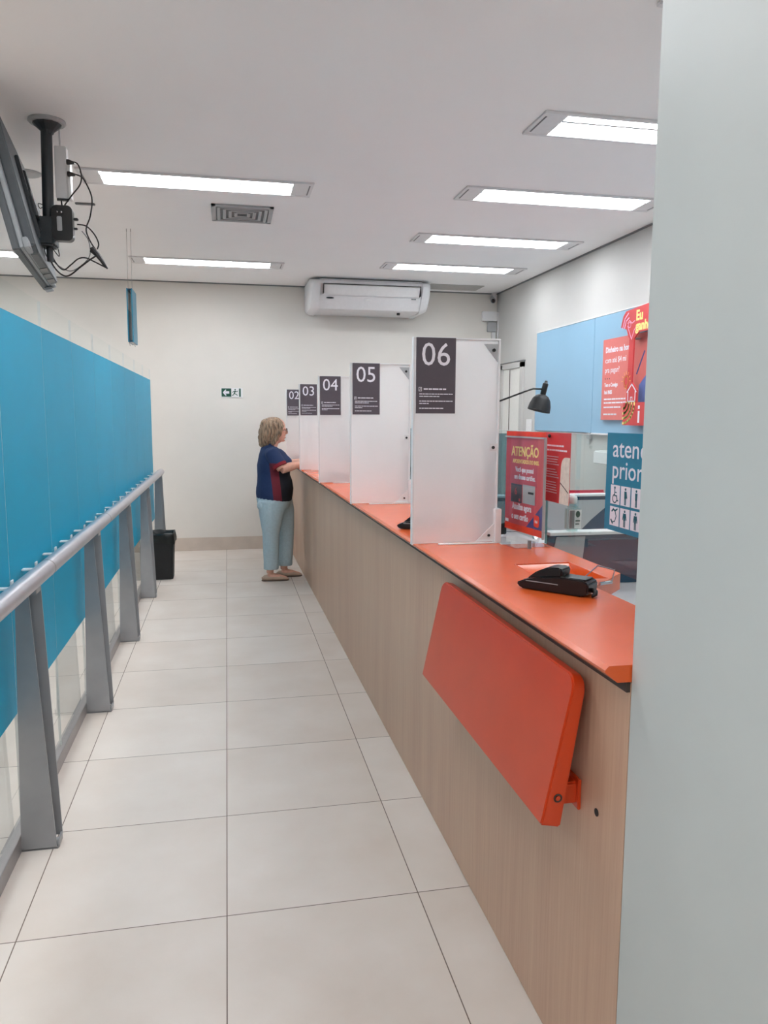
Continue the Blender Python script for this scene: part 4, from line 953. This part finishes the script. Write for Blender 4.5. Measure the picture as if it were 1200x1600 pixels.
fin('collar', MB().tube([W_(-.050, 0, 1.235), W_(-.036, 0, 1.262), W_(-.030, 0, 1.268)], [.072, .066, .060], 24, ry=[.080, .068, .062], ref=(1, 0, 0)), mat('navy_collar', (36, 52, 96), .85), person, smooth=True)
# jeans
b = MB()
rings(b, [(.66, -.010, 0, .130, .170), (.70, -.012, 0, .150, .182), (.76, -.014, 0, .162, .188), (.82, -.012, 0, .160, .185)], 24)
b.tube([W_(-.035, -.088, .74), W_(-.045, -.09, .62), W_(-.050, -.09, .45), W_(-.052, -.087, .28), W_(-.052, -.085, .135)], [.132, .112, .080, .074, .068], 20, ry=[.105, .098, .082, .074, .066], ref=(1, 0, 0))
b.tube([W_(.035, .088, .74), W_(.075, .09, .62), W_(.098, .09, .45), W_(.095, .087, .28), W_(.088, .085, .145)], [.132, .108, .080, .074, .070], 20, ry=[.105, .098, .082, .074, .066], ref=(1, 0, 0))
fin('jeans', fuse('jeans', b, m_jean, person, .008, 4), m_jean, person, smooth=True)
for ax, ay in ((-.052, -.085), (.088, .085)):
    fin('trouser_cuff', MB().tube([W_(ax, ay, .112), W_(ax, ay, .12), W_(ax, ay, .165)], [.066, .070, .070], 20, ry=[.064, .068, .068], ref=(1, 0, 0)), m_jean, person, auto=50)
fin('pocket', MB().box(PB.x - .145, PB.x - .06, PB.y - .196, PB.y - .188, .685, .755, .006) if False else MB().ball(W_(-.13, -.11, .71), .045, .05, .05), m_jean, person, smooth=True)
for s_, ax, ay, _ in feet:
    b = MB(); b.tube([W_(ax - .085, ay, .020), W_(ax - .055, ay, .030), W_(ax, ay, .030), W_(ax + .08, ay, .028), W_(ax + .140, ay, .018), W_(ax + .162, ay, .012)], [.012, .030, .036, .042, .032, .012], 16, ry=[.014, .028, .030, .026, .016, .008], ref=(0, 1, 0))
    for v in b.bm.verts: v.co.z = max(v.co.z, .002)
    sh_ = fin('shoe', b, m_shoe, person, smooth=True)
    fin('sole', MB().prism([(PB.x + ax + x, PB.y + ay + y) for x, y in ((-.088, 0), (-.07, .028), (0, .037), (.08, .043), (.145, .030), (.166, 0), (.145, -.030), (.08, -.043), (0, -.037), (-.07, -.028))], .001, .009, 'z'), mat('brown_sole', (96, 78, 68), .6), sh_)
# hair
b = MB()
rings(b, [(1.235, -.095, 0, .030, .060), (1.26, -.092, 0, .050, .082), (1.30, -.080, 0, .066, .096), (1.345, -.064, 0, .080, .101), (1.385, -.046, 0, .092, .100), (1.42, -.026, 0, .104, .096), (1.455, -.014, 0, .102, .088), (1.485, -.010, 0, .082, .070), (1.505, -.010, 0, .050, .042), (1.512, -.010, 0, .02, .02)], 28)
for s_ in (-1, 1): b.tube([W_(.045, .050 * s_, 1.47), W_(.060, .066 * s_, 1.43), W_(.035, .078 * s_, 1.37), (W_(-.005, .080 * s_, 1.30)), W_(-.03, .078 * s_, 1.255)], [.022, .020, .024, .026, .012], 12)
hb = fuse('hair', b, m_hair, person, .006, 2)
for v in hb.verts:
    a = math.atan2(v.co.y - PB.y, v.co.x - PB.x + .05); h_ = v.co.z
    amp = .0045 if h_ > 1.44 else .0075
    k = amp * math.sin(a * 17 + math.sin(h_ * 40) * 1.6) + amp * .6 * math.sin(a * 31 + h_ * 30)
    v.co.x += k * math.cos(a); v.co.y += k * math.sin(a)
fin('hair', hb, m_hair, person, smooth=True)
# glasses
g = MB()
for s_ in (-1, 1):
    g.ring(W_(.112, .034 * s_, 1.388), .022, .0018, 'x', 20, 6); g.tube([W_(.108, .056 * s_, 1.394), W_(.05, .074 * s_, 1.392), W_(.0, .078 * s_, 1.384)], .002, 6)
g.tube([W_(.114, -.012, 1.392), W_(.114, .012, 1.392)], .0018, 6)
gl = fin('glasses', g, m_black, person, smooth=True)
fin('eye', MB().ball(W_(.090, -.030, 1.390), .006, .009, .005), m_white, person, smooth=True); fin('eye', MB().ball(W_(.090, .030, 1.390), .006, .009, .005), m_white, person, smooth=True)
fin('lips', MB().ball(W_(.0965, 0, 1.324), .006, .016, .004), mat('lips', (176, 92, 92), .45), person, smooth=True)

# the counter runs a little off the wall's direction: turn it and what stands on it about its near corner
ANG = math.radians(0.49); PV = Vector((.75, 1.29, 0)); RZ = Matrix.Rotation(ANG, 3, 'Z')
for o in [q for q in C.objects if q.parent is None]:
    base = o.name.split('.')[0]
    if base in ('service_counter', 'partition_screen', 'fold_down_shelf') or (base == 'card_terminal' and o.location.y > 2.5):
        o.location = PV + RZ @ (o.location - PV)
        o.rotation_euler.z += ANG
